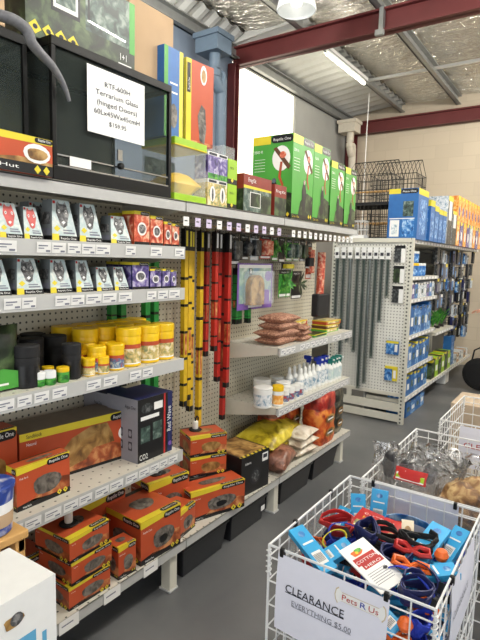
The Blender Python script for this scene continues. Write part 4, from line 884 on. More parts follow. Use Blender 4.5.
# sleeves hanging on end panel
for i, (x, zb) in enumerate([(-2.13, .9), (-2.06, .62), (-1.99, .34), (-1.915, .22), (-1.85, .2), (-1.79, .62), (-1.73, .95), (-1.67, 1.05), (-1.61, 1.05)]):
    zb = [1.0, .62, .75, .66, .30, .36, .62, .98, 1.22][i]
    r = E_('lamp_tube_sleeve', 'dark clear lamp tube pack on the white end panel, %s from left' % ORD[i], 'tube', (x, RY0-.035, zb), group='dark tube packs on the rack end')
    h = 1.70-zb
    M().box((-.015, -.02, 0), (.015, .01, h), 'dark_film').build('blister', r)
    M().rod((0, -.005, .02), (0, -.005, h-.12), .009, 'silver' if i in (2, 5) else 'tube_dark', 10).build('tube', r, smooth=True)
    M().box((-.024, -.022, h-.11), (.024, -.019, h), 'ticket').box((-.015, -.0235, h-.08), (.015, -.0225, h-.05), 'ink').build('header_card', r)
    M().rod((0, .0, h-.01), (0, .05, h-.01), .003, 'silver', 4).build('hook', r)
for i, (x, z, w, h, a, b_) in enumerate([(-1.535, 1.56, .1, .16, 'ticket', 'pic_dark'), (-1.535, 1.37, .1, .16, 'ticket', 'pic_jungle'), (-1.535, 1.18, .1, .16, 'ticket', 'pic_dark'), (-1.565, .68, .12, .13, 'blue', 'pic_blue'), (-1.565, .42, .12, .14, 'yellow', 'pic_blue')]):
    m = M(); f, n, t = m.carton(w, .04, h, a); f.rect(.0, 0, .62, 1, b_, 1); f.rect(0, .82, 1, 1, 'yellow' if i > 2 else 'black', 2); f.rect(.7, .2, .92, .75, 'ticket', 2)
    tag(m.build('hanging_pack', loc=(x-.03, RY0-.01, z), rot=(0, 0, -PI/2)), 'small pack beside the slotted post of the rack end, %s from top' % ORD[i], 'hanging pack', 'small packs beside the slotted post')
# items on rack side shelves
rnd = random.Random(12)
def rack_row(z, y0, y1, w, h, d, mats_, label, group, cat='box', name='aquarium_box', header='yellow', gap=.008, n_rows=1):
    y = y0; i = 0
    proto = {}
    while y+w < y1:
        mt = mats_[i % len(mats_)]; hh = h*rnd.uniform(.9, 1.05)
        m = M(); f, n, t = m.carton(w, d, hh, 'blue' if mt == 'pic_blue' else mt); f.rect(0, 0, 1, 1, mt, 1); n.rect(0, 0, 1, .85, mt, 1)
        f.rect(0, .88, .5, 1, header, 2); n.rect(0, .88, 1, 1, header, 2); f.pill(.5, .88, 1, .99, 'black', 3); f.rect(.2, .3, .8, .6, 'ticket' if i % 2 else 'pic_swamp', 2); f.text('Aqua One', .52, .91, .04, 'white', 5, w=.4)
        tag(m.build(name, loc=(RXR-.02, y, z)), label % ORD[min(i, 13)], cat, group); y += w+gap; i += 1
rack_row(1.21, 4.93, 5.9, .1, .16, .12, ['pic_white', 'pic_purple', 'pic_blue', 'pic_white', 'pic_white'], 'white and lilac pack on the second rack shelf, %s from the post', 'white packs on the rack', header='ticket')
rack_row(.85, 4.93, 5.9, .12, .29, .14, ['pic_blue', 'blue', 'pic_blue'], 'tall blue aquarium box on the third rack shelf, %s from the post', 'tall blue boxes on the rack', header='blue')
rack_row(.52, 4.93, 5.9, .12, .24, .14, ['blue', 'pic_blue'], 'blue aquarium box with yellow top on the fourth rack shelf, %s from the post', 'blue boxes on the fourth rack shelf')
rack_row(.23, 4.93, 5.9, .12, .22, .14, ['pic_blue', 'blue', 'blue'], 'blue aquarium box on the bottom rack shelf, %s from the post', 'blue boxes on the bottom rack shelf')
rack_row(.23, 6.02, 7.0, .15, .24, .15, ['pic_jungle', 'lime'], 'green box on the bottom rack shelf beyond the blue ones, %s from left', 'green boxes on the bottom rack shelf')
rack_row(0.0, 5.1, 5.9, .16, .16, .2, ['blue', 'pic_blue'], 'blue carton on the floor under the rack, %s from the post', 'blue cartons under the rack', header='blue')
rack_row(.23, 7.2, 8.1, .14, .12, .15, ['pic_white', 'cardboard', 'pic_white'], 'pale low box on the bottom rack shelf near the back wall, %s from left', 'pale boxes on the bottom rack shelf', header='ticket')
for i in range(5):
    pj = jar(.055, .13, 'blue', 'pic_blue', 'jar_yellow' if i < 3 else 'white_plastic', name='filter_tub', cat='tub') if i in (0, 3) else dup(pj, (0, 0, 0))
    pj.location = (RXR-.08, 4.98+.13*i, 1.43); pj['label'] = 'blue tub with %s lid on the upper rack shelf, %s from the post' % ('yellow' if i < 3 else 'white', ORD[i]); pj['group'] = 'blue tubs on the rack'
for i in range(3):
    o = dup(pj, (RXR-.08, 4.99+.13*i, 1.56), label='blue tub with white lid stacked in the upper layer, %s from the post' % ORD[i]); o.scale = (.9, .9, .9)
# hanging gear beyond
cols = ['pic_dark', 'matte_black', 'pic_white', 'pic_dark', 'pic_blue', 'pic_dark', 'dark_plastic', 'navy', 'pic_dark', 'grey_panel']
k = 0
for rz_ in range(7):
    for j in range(19):
        y = 6.03+.112*j+rnd.uniform(-.02, .02); z = 1.56-.17*rz_+rnd.uniform(-.03, .02); w = rnd.uniform(.085, .11); h = rnd.uniform(.13, .2)
        if rz_ >= 4 and j < 9: continue
        mt = cols[rnd.randrange(len(cols))]
        m = M(); f, n, t = m.carton(w, .03, h, mt); f.rect(.0, .8, 1, 1, ('ticket', 'yellow', 'black', 'blue')[rnd.randrange(4)] if rnd.random() < .4 else 'black', 1); f.rect(.2, .15, .8, .7, cols[rnd.randrange(len(cols))], 2)
        m.rod((-.015, w/2, h*.95), (-.30, w/2, h*.95), .003, 'silver', 4)
        tag(m.build('hanging_pack', loc=(RXR-.05+rnd.uniform(-.05, .03), y, z)), 'dark aquarium accessory pack hanging on the rack side, row %s, %s along' % (['one', 'two', 'three', 'four', 'five', 'six', 'seven'][rz_], (ORD+['fifteenth', 'sixteenth', 'seventeenth', 'eighteenth', 'nineteenth'])[j]), 'hanging pack', 'accessory packs on the rack side')
# aquarium plants on mid rack
for i in range(3):
    m = M(); 
    for q in range(26):
        a = rnd.uniform(0, 2*PI); L = rnd.uniform(.1, .2); c = Vector((0, 0, rnd.uniform(0, .05))); e = c+Vector((math.cos(a)*L*.6, math.sin(a)*L*.6, L)); s_ = Vector((-math.sin(a), math.cos(a), 0))*.014; mid = (c+e)/2+Vector((0, 0, .03)); m.face([c, mid+s_, e, mid-s_], 'leaf')
    m.box((-.03, -.03, -.02), (.03, .03, .01), 'black')
    tag(m.build('plastic_plant', loc=(RXR-.1, 6.25+.22*i, .80)), 'green plastic plant on the middle rack shelf, %s from left' % ORD[i], 'plant', 'plastic plants on the rack')
tag(M().box((-.1, 0, 0), (0, .18, .38), 'blue').box((.0, .02, .04), (.002, .16, .3), 'pic_blue').build('aquarium_box', loc=(RXR-.03, 7.0, .24)), 'upright blue box on the bottom rack shelf right of the green boxes', 'box')
tag(M().box((-.12, 0, 0), (0, .2, .16), 'white_plastic').build('white_tub', loc=(RXR-.05, 6.9, .0), bevel=.01), 'white plastic tub on the floor under the far rack shelf', 'tub')
# top of rack
m = M(); f, n, t = m.carton(.34, .28, .47, 'blue'); n.rect(0, 0, 1, 1, 'blue', 1); n.rect(0, .9, .4, 1, 'yellow', 2); n.pill(.4, .9, .98, .99, 'black', 3); n.text('Aqua One', .46, .925, .04, 'white', 5, w=.45); n.rect(.5, .45, .85, .75, 'pic_swamp', 2); n.rect(.08, .05, .4, .38, 'ticket', 2); n.rect(.14, .1, .34, .3, 'pic_white', 3); n.rect(.5, .05, .9, .4, 'pic_blue', 2); n.rect(.05, .4, .9, .42, 'ticket', 3)
f.rect(.0, .88, 1, 1, 'yellow', 1); f.rect(.2, .1, .8, .8, 'pic_blue', 1)
tag(m.build('aquarium_box', loc=(-1.39, 4.90, 1.782)), 'large blue aquarium box at the near end on top of the rack', 'box')
for i in range(4):
    m = M(); f, n, t = m.carton(.16, .24, [.40, .36, .34, .34][i], 'blue'); n.rect(0, .85, 1, 1, 'yellow', 1); f.rect(0, .85, 1, 1, 'yellow', 1); f.rect(.15, .1, .85, .7, 'pic_blue', 2); n.rect(.1, .1, .9, .8, 'pic_blue', 1)
    tag(m.build('aquarium_box', loc=(-1.37, 5.27+.17*i, 1.782)), 'blue box in the row on top of the rack, %s after the large one' % ORD[i], 'box', 'blue boxes on top of the rack')
for i in range(2):
    m = M(); f, n, t = m.carton(.22, .26, .38 if i else .52, 'grey_panel'); f.rect(0, 0, 1, 1, 'pic_dark', 1); f.rect(.2, .5, .8, .9, 'ticket', 2); n.rect(0, 0, 1, 1, 'pic_white', 1); f.rect(0, .9, 1, 1, 'yellow', 3)
    tag(m.build('aquarium_box', loc=(-1.37, 5.98+.24*i, 1.782)), 'grey pictured box on top of the rack after the blue row, %s' % ['left', 'right'][i], 'box')
i = 0
for y in [6.5+.2*k for k in range(8)]:
    for j in range(2):
        pm = ['pic_orange', 'pic_purple', 'pic_orange', 'pic_purple', 'pic_white'][(i+j) % 5]
        m = M(); f, n, t = m.carton(.17, .2, .29, 'orange_ball' if j else 'purple'); f.rect(0, 0, 1, 1, 'pic_orange' if j else pm, 1); n.rect(0, 0, 1, 1, 'pic_orange' if j else pm, 1); f.rect(0, .85, .6, 1, 'yellow', 2); f.ell(.5, .4, .25, .2, 'pic_purple' if j else 'ticket', 3); t.rect(0, 0, 1, 1, 'yellow', 1)
        tag(m.build('small_aquarium_box', loc=(-1.38, y, 1.782+.292*j)), '%s box on the far rack top, %s layer, %s from left' % (['lilac and orange', 'bright orange'][j], ['lower', 'upper'][j], ORD[i]), 'box', 'colourful boxes on the far rack top')
    i += 1
# cages
def cage(x, y, z, w, d, h, label, mt='wire_dark', roof=False, step=.04, tray=True, r_=.0032):
    r = E_('wire_cage', label, 'cage', (x, y, z), group='wire cages on top of the rack'); m = M()
    nx = int(w/step); nyy = int(d/step); nz = max(2, int(h/(step*2.5)))
    for i in range(nx+1):
        for yy in (0, d): m.rod((w*i/nx, yy, 0), (w*i/nx, yy, h), r_, mt, 4)
    for j in range(nyy+1):
        for xx in (0, w): m.rod((xx, d*j/nyy, 0), (xx, d*j/nyy, h), r_, mt, 4)
    for k in range(nz+1):
        z_ = h*k/nz; m.tube([(0, 0, z_), (w, 0, z_), (w, d, z_), (0, d, z_)], r_*1.2, mt, 4, closed=True)
    m.build('bars', r); t = M()
    if roof:
        for i in range(nx+1): t.tube([(w*i/nx, 0, h), (w*i/nx, d/2, h+.16), (w*i/nx, d, h)], r_, mt, 4)
        t.rod((0, d/2, h+.16), (w, d/2, h+.16), r_*1.5, mt, 4)
    else:
        for i in range(nx+1): t.rod((w*i/nx, 0, h), (w*i/nx, d, h), r_, mt, 4)
    t.build('roof', r)
    if tray: M().box((-.005, -.005, -.0), (w+.005, d+.005, .03), 'matte_black' if mt == 'wire_dark' else 'white').build('tray', r)
    M().tube([(w*.3, -.004, h*.2), (w*.6, -.004, h*.2), (w*.6, -.004, h*.75), (w*.3, -.004, h*.75)], .004, mt, 4, closed=True).build('door', r)
    if mt == 'wire_dark': M().rod((-.1, d*.4, h*.5), (w-.01, d*.4, h*.52), .008, 'wood', 8).build('perch', r)
# timber platform holding the cages behind the rack's left edge
cage(-2.16, 5.0, 1.782, .46, .42, .34, 'dark wire cage at the bottom of the stack behind the green boxes')
cage(-2.16, 5.02, 2.124, .46, .40, .30, 'dark wire cage with pitched roof topping the nearer stack', roof=True)
cage(-2.12, 5.55, 1.782, .5, .42, .40, 'dark wire cage at the bottom of the farther stack')
cage(-2.12, 5.57, 2.184, .5, .38, .32, 'dark wire cage with pitched roof topping the farther stack', roof=True)
cage(-2.03, 4.86, 1.792, .14, .12, .17, 'small pale wire cage beside the green boxes', 'wire_white', step=.03, r_=.002)
tag(M().box((0, 0, 0), (.09, .12, .34), 'cardboard').box((.01, -.002, .2), (.08, 0, .3), 'pic_log').build('cardboard_box', loc=(-2.16, 4.87, 1.792)), 'narrow tan carton beside the green boxes on the rack top', 'box')

# ================================================================== BASKETS
def helix(m, x, y, z0, z1, r, turns, mt):
    n = turns*10; m.tube([(x+r*math.cos(2*PI*i/10), y+r*math.sin(2*PI*i/10), z0+(z1-z0)*i/n) for i in range(n+1)], .002, mt, 5)
def basket(x0, x1, y0, y1, h, label, floor_z=.40, dx=.058, dz=.072, mt='wire_white'):
    r = E_('wire_dump_bin', label, 'basket', ((x0+x1)/2, (y0+y1)/2, 0), group='white wire bins in the aisle'); w = (x1-x0)/2; d = (y1-y0)/2; q = .0024
    M().tube([(-w, -d, h), (w, -d, h), (w, d, h), (-w, d, h)], .0042, mt, 8, closed=True).build('rim', r, smooth=True)
    for (a, b_) in (((-w, -d), (w, -d)), ((w, -d), (w, d)), ((w, d), (-w, d)), ((-w, d), (-w, -d))):
        a, b_ = Vector((*a, 0)), Vector((*b_, 0)); L = (b_-a).length; n = round(L/dx); m = M()
        for i in range(1, n):
            p = a.lerp(b_, i/n); m.rod(p+Vector((0, 0, .06)), p+Vector((0, 0, h)), q, mt, 5)
        z = h-.035
        while z > .05:
            m.rod(a+Vector((0, 0, z)), b_+Vector((0, 0, z)), q, mt, 5); z -= dz
        m.build('side_panel', r)
    m = M()
    for i in range(1, 9): m.rod((-w+2*w*i/9, -d, floor_z), (-w+2*w*i/9, d, floor_z), q, mt, 5); m.rod((-w, -d+2*d*i/9, floor_z+.004), (w, -d+2*d*i/9, floor_z+.004), q, mt, 5)
    m.build('wire_shelf', r)
    for sx in (-1, 1):
        for sy in (-1, 1):
            M().rod((sx*w, sy*d, 0), (sx*w, sy*d, h), .004, mt, 8).build('leg', r)
            m = M(); helix(m, sx*w, sy*d, h-.09, h-.01, .007, 5, mt); m.build('corner_coil', r)
    return r
BX0, BX1, BY0, BY1, BH = -.69, -.235, 1.18, 1.765, .75
basket(BX0, BX1, BY0, BY1, BH, 'nearest white wire bin full of pet leads with the clearance sign')
basket(-.655, -.12, 1.80, 2.52, .74, 'second white wire bin holding clear bags behind the clearance bin')
basket(-.59, -.08, 2.72, 3.32, .75, 'farthest white wire bin beside the brown carton')
def clip(x, y, z, s):
    o = M().box((-.006, -.006, -.012), (.006, .006, .012), 'black').build('binder_clip', loc=(x, y, z), bevel=.002); tag(o, 'small black clip holding the %s' % s, 'clip', 'black binder clips')
def sheet(w, h, f_cb, sag=.006, back='paper'):
    """slightly bowed sheet of paper facing -y, width along x, hung from z=0 down"""
    m = M(); nx_, nz_ = 10, 6; P = {}
    fr = {}
    for i in range(nx_+1):
        for j in range(nz_+1):
            u, v = i/nx_, j/nz_; P[i, j] = Vector((w*u, -.0-sag*math.sin(PI*u)*(1-v)-.004*math.sin(PI*v), -h+h*v))
    vs = [P[i, j] for i in range(nx_+1) for j in range(nz_+1)]
    fs = [(i*(nz_+1)+j, (i+1)*(nz_+1)+j, (i+1)*(nz_+1)+j+1, i*(nz_+1)+j+1) for i in range(nx_) for j in range(nz_)]
    m.mesh(vs, fs, back); m.mesh([v+Vector((0, .0006, 0)) for v in vs], [f[::-1] for f in fs], back)
    class G(F):
        def p(s, u, v, l=1):
            return Vector((w*u, -sag*math.sin(PI*max(0, min(1, u)))*(1-v)-.004*math.sin(PI*v)-.0006*l-.0004, -h+h*v))
    g = G(m, (0, 0, -h), (w, 0, -h), (w, 0, 0), (0, 0, 0)); f_cb(g); return m
def sign_clear(g):
    g.text('CLEARANCE', .10, .565, .105, 'ink_dark', 3, w=.55); g.rect(.10, .552, .65, .562, 'ink_dark', 2)
    g.text('EVERYTHING $5.00', .17, .42, .07, 'ink_grey', 3, w=.55); g.rect(.17, .405, .72, .412, 'ink_grey', 2)
    u0, v0 = .56, .70   # bone outline badge
    pts = [(0, .3), (-.02, .5), (0, .75), (.05, .85), (.1, .72), (.12, .68), (.88, .68), (.9, .72), (.95, .85), (1, .75), (1.02, .5), (1, .3), (.95, .15), (.9, .26), (.88, .3), (.12, .3), (.1, .26), (.05, .15)]
    g.poly([(u0+.42*a, v0+.28*(b-.1)) for a, b in pts], 'tape', 1); g.poly([(u0+.42*(.5+(a-.5)*.96), v0+.28*(.5+(b-.5)*.9-.1)) for a, b in pts], 'white', 2)
    g.text('Pets', u0+.06, v0+.08, .07, 'red', 4, w=.13); g.text('R', u0+.215, v0+.08, .07, 'royal', 4, w=.05); g.text('Us', u0+.285, v0+.08, .07, 'red', 4, w=.08)
m = sheet(.315, .225, sign_clear); o = m.build('clearance_sign', loc=(-.655, BY0-.008, .742), rot=(0, math.radians(1.5), 0)); tag(o, 'paper CLEARANCE EVERYTHING $5.00 sign clipped on the front of the nearest bin', 'sign')
clip(-.645, BY0-.004, .745, 'left top of the front clearance sign'); clip(-.35, BY0-.004, .738, 'right top of the front clearance sign')
m = sheet(.30, .21, lambda g: (g.text('CLEARANCE', .06, .5, .1, 'ink_grey', 3, w=.6), g.rect(.06, .49, .66, .498, 'ink_grey', 2)), sag=.003); o = m.build('clearance_sign', loc=(BX1+.008, 1.31, .742), rot=(0, 0, PI/2)); tag(o, 'paper clearance sign on the right side of the nearest bin', 'sign'); clip(BX1+.004, 1.33, .745, 'right side sign of the nearest bin')
m = sheet(.30, .21, lambda g: None, sag=.003); o = m.build('clearance_sign', loc=(-.305, BY1+.008, .742), rot=(0, 0, PI)); tag(o, 'blank back of a paper sign on the far side of the nearest bin', 'sign'); clip(-.6, BY1+.002, .745, 'left of the far side sign'); clip(-.315, BY1+.002, .745, 'right of the far side sign')
m = sheet(.30, .20, lambda g: None, sag=.003, back='clear_plastic'); o = m.build('clearance_sign', loc=(BX0-.008, 1.61, .742), rot=(0, 0, -PI/2)); tag(o, 'translucent sheet on the left side of the nearest bin', 'sign'); clip(BX0-.003, 1.60, .745, 'far end of the left side sheet'); clip(BX0-.003, 1.34, .745, 'near end of the left side sheet')
m = sheet(.30, .21, lambda g: (g.text('CLE', .08, .5, .13, 'red', 3, w=.26), g.text('Basking', .2, .36, .05, 'ink_grey', 3)), sag=.003); o = m.build('clearance_sign', loc=(-.49, 2.712, .742)); tag(o, 'paper sign with red CLE letters on the farthest bin', 'sign')
# contents of the nearest bin
rc = random.Random(3)
def blue_card(loc, rot, label, w=.055, h=.12, d=.02, group=None, mt='card_blue', name='lead_packet'):
    m = M(); 
    m.box((-w/2, -h/2, 0), (w/2, h/2, d), mt)
    f = F(m, (-w/2, -h/2, d), (w/2, -h/2, d), (w/2, h/2, d), (-w/2, h/2, d)); f.rect(.2, .15, .8, .42, 'ticket', 1)
    for k in range(7): f.rect(.24+.075*k, .2, .24+.075*k+.03, .37, 'ink', 2)
    f.rect(.15, .6, .85, .64, 'ticket', 1); f.ell(.5, .82, .2, .07, 'pic_blue', 1)
    return tag(m.build(name, loc=loc, rot=rot, bevel=.001), label, 'packet', group)
def coil(loc, R, mt, label, tube=.006, turns=3, group=None, rot=None, name='pet_lead', squash=.7):
    m = M(); ph = rc.uniform(0, 6); n = turns*16
    pts = [((R+.008*math.sin(3.1*t*PI*2/16+ph))*math.cos(2*PI*t/16+ph), squash*(R+.01*math.cos(2.3*t/5+ph))*math.sin(2*PI*t/16+ph), .004*t/16*2+.01*math.sin(t*.7+ph)) for t in range(n+1)]
    m.tube(pts, tube, mt, 6, flat=.4)
    m.rev([(.004, -.008), (.005, .008)], 'silver', c=pts[0], n=8)
    return tag(m.build(name, loc=loc, rot=rot or (rc.uniform(-.4, .4), rc.uniform(-.4, .4), rc.uniform(0, 6)), smooth=True), label, 'pet lead', group)
GL = 'leads and collars heaped in the nearest bin'
def surf(x, y):   # heap height
    u = (x-BX0)/(BX1-BX0); v = (y-BY0)/(BY1-BY0); return .645+.05*math.sin(PI*u)*math.sin(PI*v)-.03*v
colmats = ['navy', 'royal', 'red', 'matte_black', 'navy', 'royal', 'matte_black', 'orange_ball', 'purple']
names_ = {'navy': 'navy', 'royal': 'bright blue', 'red': 'red', 'matte_black': 'black', 'orange_ball': 'orange', 'purple': 'purple', 'card_blue': 'light blue'}
for lay in range(5):
    for i in range(6):
        for j in range(7):
            if rc.random() < (.12 if lay >= 3 else .42) or (0 < i < 5 and 0 < j < 6 and lay < 3): continue
            where = '%s %s of the nearest bin, %s' % (['near left', 'left', 'left centre', 'right centre', 'right', 'far right'][i], ['by the front wires', 'front', 'front middle', 'middle', 'rear middle', 'rear', 'by the back wires'][j], ['lowest', 'low', 'half buried', 'high', 'on top'][lay])
            x = BX0+.055+(BX1-BX0-.11)*(i/5)+rc.uniform(-.012, .012); y = BY0+.055+(BY1-BY0-.11)*(j/6)+rc.uniform(-.015, .015); z = surf(x, y)-.21+.05*lay
            edge = min(x-BX0, BX1-x, y-BY0, BY1-y)
            if rc.random() < .36:
                blue_card((x, y, z), (rc.uniform(-.5, .5), rc.uniform(-.5, .5), rc.uniform(0, 6)), 'light blue packet, ' + where, w=.045, h=.085, d=.014, group='light blue packets in the heap')
            else:
                mt = rc.choice(colmats); coil((x, y, z), rc.uniform(.028, .042), mt, '%s coiled lead, %s' % (names_[mt], where), rc.uniform(.006, .01), 3, '%s leads in the heap' % names_[mt])
# hand-placed items on the heap
R_ = math.radians
blue_card((-.60, 1.27, .715), (R_(16), R_(-10), R_(62)), 'long light blue packet leaning at the front left corner of the heap', .05, .17)
blue_card((-.545, 1.31, .705), (R_(20), R_(10), R_(-30)), 'short light blue packet right of the long front left one', .05, .11)
blue_card((-.60, 1.63, .695), (R_(60), R_(-5), R_(20)), 'light blue packet standing in the far left corner', .05, .11)
blue_card((-.545, 1.68, .71), (R_(70), R_(0), R_(10)), 'light blue barcode packet standing second in the far left corner', .055, .11)
blue_card((-.63, 1.56, .68), (R_(40), 0, R_(-10)), 'small light blue packet by the left wires at the back', .045, .08)
blue_card((-.335, 1.50, .715), (R_(12), R_(8), R_(-8)), 'long light blue packet lying across the right of the heap', .06, .19)
blue_card((-.275, 1.58, .70), (R_(35), 0, R_(-20)), 'light blue packet in the far right corner of the bin', .05, .12)
blue_card((-.30, 1.38, .70), (R_(5), R_(5), R_(-50)), 'light blue packet near the right wires in front', .05, .16)
# red and white toy packets
def toy_pack(loc, rot, w, h, label, base='red'):
    m = M().pillow(w, h, .018, base, (0, 0, 0), 8, 8, seed=2); f = F(m, (-w*.38, -h*.4, .0105), (w*.38, -h*.4, .0105), (w*.38, h*.4, .0105), (-w*.38, h*.4, .0105))
    if base == 'red': f.rect(.0, .0, 1, .34, 'pic_food', 1); f.text('COTTON', .06, .72, .1, 'white', 3, w=.8); f.text('HERO', .1, .5, .12, 'yellow', 3, w=.6)
    else:
        f.rect(0, .5, .8, 1, 'red', 1); f.text('COTTON', .06, .72, .11, 'white', 3, w=.66); f.text('HERO', .1, .55, .11, 'yellow', 3, w=.5); f.ell(.4, .95, .2, .06, 'orange_ball', 3); f.rect(.1, .1, .9, .13, 'ink_grey', 2); f.rect(.1, .2, .8, .23, 'ink_grey', 2); f.rect(.1, .3, .9, .33, 'ink_grey', 2)
    return tag(m.build('toy_packet', loc=loc, rot=rot, smooth=True), label, 'packet')
toy_pack((-.50, 1.53, .715), (R_(12), R_(0), R_(-10)), .17, .11, 'red and yellow cotton toy packet at the back of the heap')
m = M(); m.box((-.047, -.08, -.002), (.047, .08, .002), 'white'); f = F(m, (-.047, -.08, .002), (.047, -.08, .002), (.047, .08, .002), (-.047, .08, .002))
f.rect(.1, .56, .9, .72, 'red', 1); f.rect(.2, .46, .95, .57, 'red', 1); f.text('COTTON', .12, .6, .06, 'white', 3, w=.76); f.text('HERO', .26, .48, .05, 'white', 3, w=.6); f.ell(.4, .8, .2, .07, 'orange_ball', 2, wob=.2); f.ell(.48, .83, .12, .05, 'leaf', 3, wob=.2); f.ell(.4, .8, .05, .03, 'yellow', 4)
for k in range(6): f.rect(.12, .14+.045*k, .8, .15+.045*k, 'ink_grey', 1)
f.ell(.75, .33, .08, .03, 'ink', 3)
tag(m.build('toy_card', loc=(-.43, 1.29, .733), rot=(R_(14), R_(-10), R_(66))), 'white card with red lettering lying at the front of the heap', 'card')
m = M().box((-.018, -.035, 0), (.018, .035, .003), 'tape'); f = F(m, (-.018, -.035, .003), (.018, -.035, .003), (.018, .035, .003), (-.018, .035, .003)); f.ell(.5, .5, .3, .25, 'pic_log', 1); f.rect(.1, .05, .9, .12, 'ink', 1)
tag(m.build('collar_tag', loc=(-.395, 1.50, .745), rot=(R_(45), 0, R_(20))), 'small cream card tag hanging on the patterned collar', 'card')
def collar(loc, R, mt, label, rot, w=.014):
    m = M(); n = 28; o_ = []; 
    for k, (rr, zz) in enumerate(((R, -w), (R, w), (R-.003, w), (R-.003, -w))):
        o_.append([(rr*math.cos(2*PI*i/n)*1.35, rr*math.sin(2*PI*i/n)*.8, zz) for i in range(n)])
    for k in range(4): m.mesh(o_[k]+o_[(k+1) % 4], [(i, (i+1) % n, n+(i+1) % n, n+i) for i in range(n)], mt)
    m.box((R*1.33, -.014, -w), (R*1.33+.01, .014, w), 'black')
    return tag(m.build('pet_collar', loc=loc, rot=rot, smooth=True), label, 'collar')
collar((-.40, 1.55, .72), .07, 'pic_blue', 'wide patterned collar lying behind the cream tag', (R_(15), 0, R_(-15)), .013)
collar((-.545, 1.40, .725), .045, 'royal', 'bright blue collar loop left of the centre', (R_(60), R_(15), R_(20)))
collar((-.575, 1.37, .72), .03, 'yellow', 'yellow collar loop beside the blue packets', (R_(50), R_(-20), R_(50)), .008)
collar((-.33, 1.30, .705), .05, 'royal', 'bright blue collar at the front right of the heap', (R_(70), R_(10), R_(-12)))
collar((-.33, 1.36, .70), .05, 'navy', 'dark blue collar behind the front right one', (R_(60), R_(0), R_(-8)))
coil((-.60, 1.45, .72), .05, 'red', 'dark red lead along the left wires', .008, 3, rot=(R_(10), 0, .6)); coil((-.36, 1.47, .725), .05, 'matte_black', 'black tangled lead beside the patterned collar', .009, 4, rot=(.1, .1, .5)); coil((-.50, 1.43, .73), .045, 'navy', 'navy tangled lead between the red packet and the white card', .009, 4, rot=(.1, -.1, 2)); coil((-.31, 1.27, .71), .045, 'navy', 'navy tangled lead in the front right corner', .009, 4, rot=(.3, .1, 1)); coil((-.455, 1.45, .715), .055, 'matte_black', 'black tangled lead in the centre of the heap', .008, 4, rot=(0, 0, 0)); coil((-.40, 1.40, .70), .05, 'navy', 'navy tangled lead right of centre', .009, 4, rot=(.2, 0, 1))
def bow(loc, label, mt='red'):
    m = M()
    for s in (-1, 1): m.tube([(0, 0, 0), (.02*s, .01, .012), (.045*s, .0, .016), (.05*s, -.012, .008), (.025*s, -.008, -.002), (0, 0, 0)], .008, mt, 6)
    m.rev([(.004, -.006), (.01, 0), (.004, .008)], mt, n=8)
    tag(m.build('rope_toy', loc=loc, rot=(0, .2, .4), smooth=True), label, 'toy')
bow((-.36, 1.42, .735), 'red rope toy on the right of the heap'); bow((-.345, 1.355, .725), 'orange rope toy in front of the red one', 'orange_ball')
for i, (x, y, z) in enumerate([(-.31, 1.20, .66), (-.285, 1.44, .735), (-.31, 1.215, .60)]):
    tag(M().rev([(.003, -.02), (.014, -.014), (.02, 0), (.014, .014), (.003, .02)], 'orange_ball', n=16).build('rubber_ball', loc=(x, y+.01, z), smooth=True), 'orange rubber ball in the nearest bin, %s' % ['behind the front wires', 'on the right of the heap', 'lowest by the front wires'][i], 'ball')
# second bin: clear bags
def crumple(lx, ly, lz, mt, seed, n=18, amp=.018, open_top=True):
    rnd = random.Random(seed); m = M(); vs = []; K = 10
    ph = [rnd.uniform(0, 6) for _ in range(6)]
    for k in range(K):
        t = k/(K-1)
        for i in range(n):
            a = 2*PI*i/n; e = .6; c, s = math.cos(a), math.sin(a)
            g = 1+.10*math.sin(5*a+ph[0]+3*t)+.07*math.sin(9*a+ph[1]-4*t); g *= (.8+.3*t)
            vs.append((math.copysign(abs(c)**e, c)*lx/2*g, math.copysign(abs(s)**e, s)*ly/2*g, lz*t+(amp*math.sin(4*a+ph[2])+amp*.8*math.sin(7*a+ph[3]))*t*t))
    fs = [(k*n+i, k*n+(i+1) % n, (k+1)*n+(i+1) % n, (k+1)*n+i) for k in range(K-1) for i in range(n)]
    m.mesh(vs, fs, mt)
    return m
r = E_('plastic_bag_of_goods', 'large crumpled clear bag holding dark items in the second bin', 'bag', (-.50, 2.02, .58))
crumple(.32, .24, .215, 'clear', 3).build('clear_film', r, smooth=True)
m = crumple(.24, .18, .16, 'clear', 8); m.build('inner_film', r, loc=(.03, .02, .04), smooth=True)
for i, (x, y, w, h) in enumerate([(-.11, .02, .06, .10), (-.04, .0, .05, .07), (.05, .01, .05, .07)]): M().pillow(.05, w, h, 'dark_plastic', (x, y-.06, .17), 5, 6).build('dark_item', r, smooth=True)
m = M().pillow(.12, .05, .012, 'red', (0, 0, 0), 8, 6, seed=9).box((-.052, -.02, .004), (.052, .02, .0075), 'red'); f = F(m, (-.052, -.02, .0075), (.052, -.02, .0075), (.052, .02, .0075), (-.052, .02, .0075)); f.rect(0, 0, 1, .62, 'ticket', 1); f.poly([(0, .1), (.5, .3), (1, .1), (1, .6), (.4, .62), (0, .4)], 'lime', 2); f.text('Bonus', .3, .7, .16, 'white', 3)
tag(m.build('red_green_packet', loc=(-.495, 1.87, .765), rot=(R_(62), 0, R_(-3))), 'red and green printed packet in front of the large clear bag', 'packet')
r = E_('plastic_bag_of_goods', 'clear bag of brown natural chews on the right of the second bin', 'bag', (-.28, 1.95, .545))
M().pillow(.26, .22, .19, 'pic_hay', (0, 0, .12), 10, 10, seed=5, wr=.3).build('brown_chews', r, smooth=True); crumple(.26, .24, .2, 'clear', 5).build('clear_film', r, smooth=True)
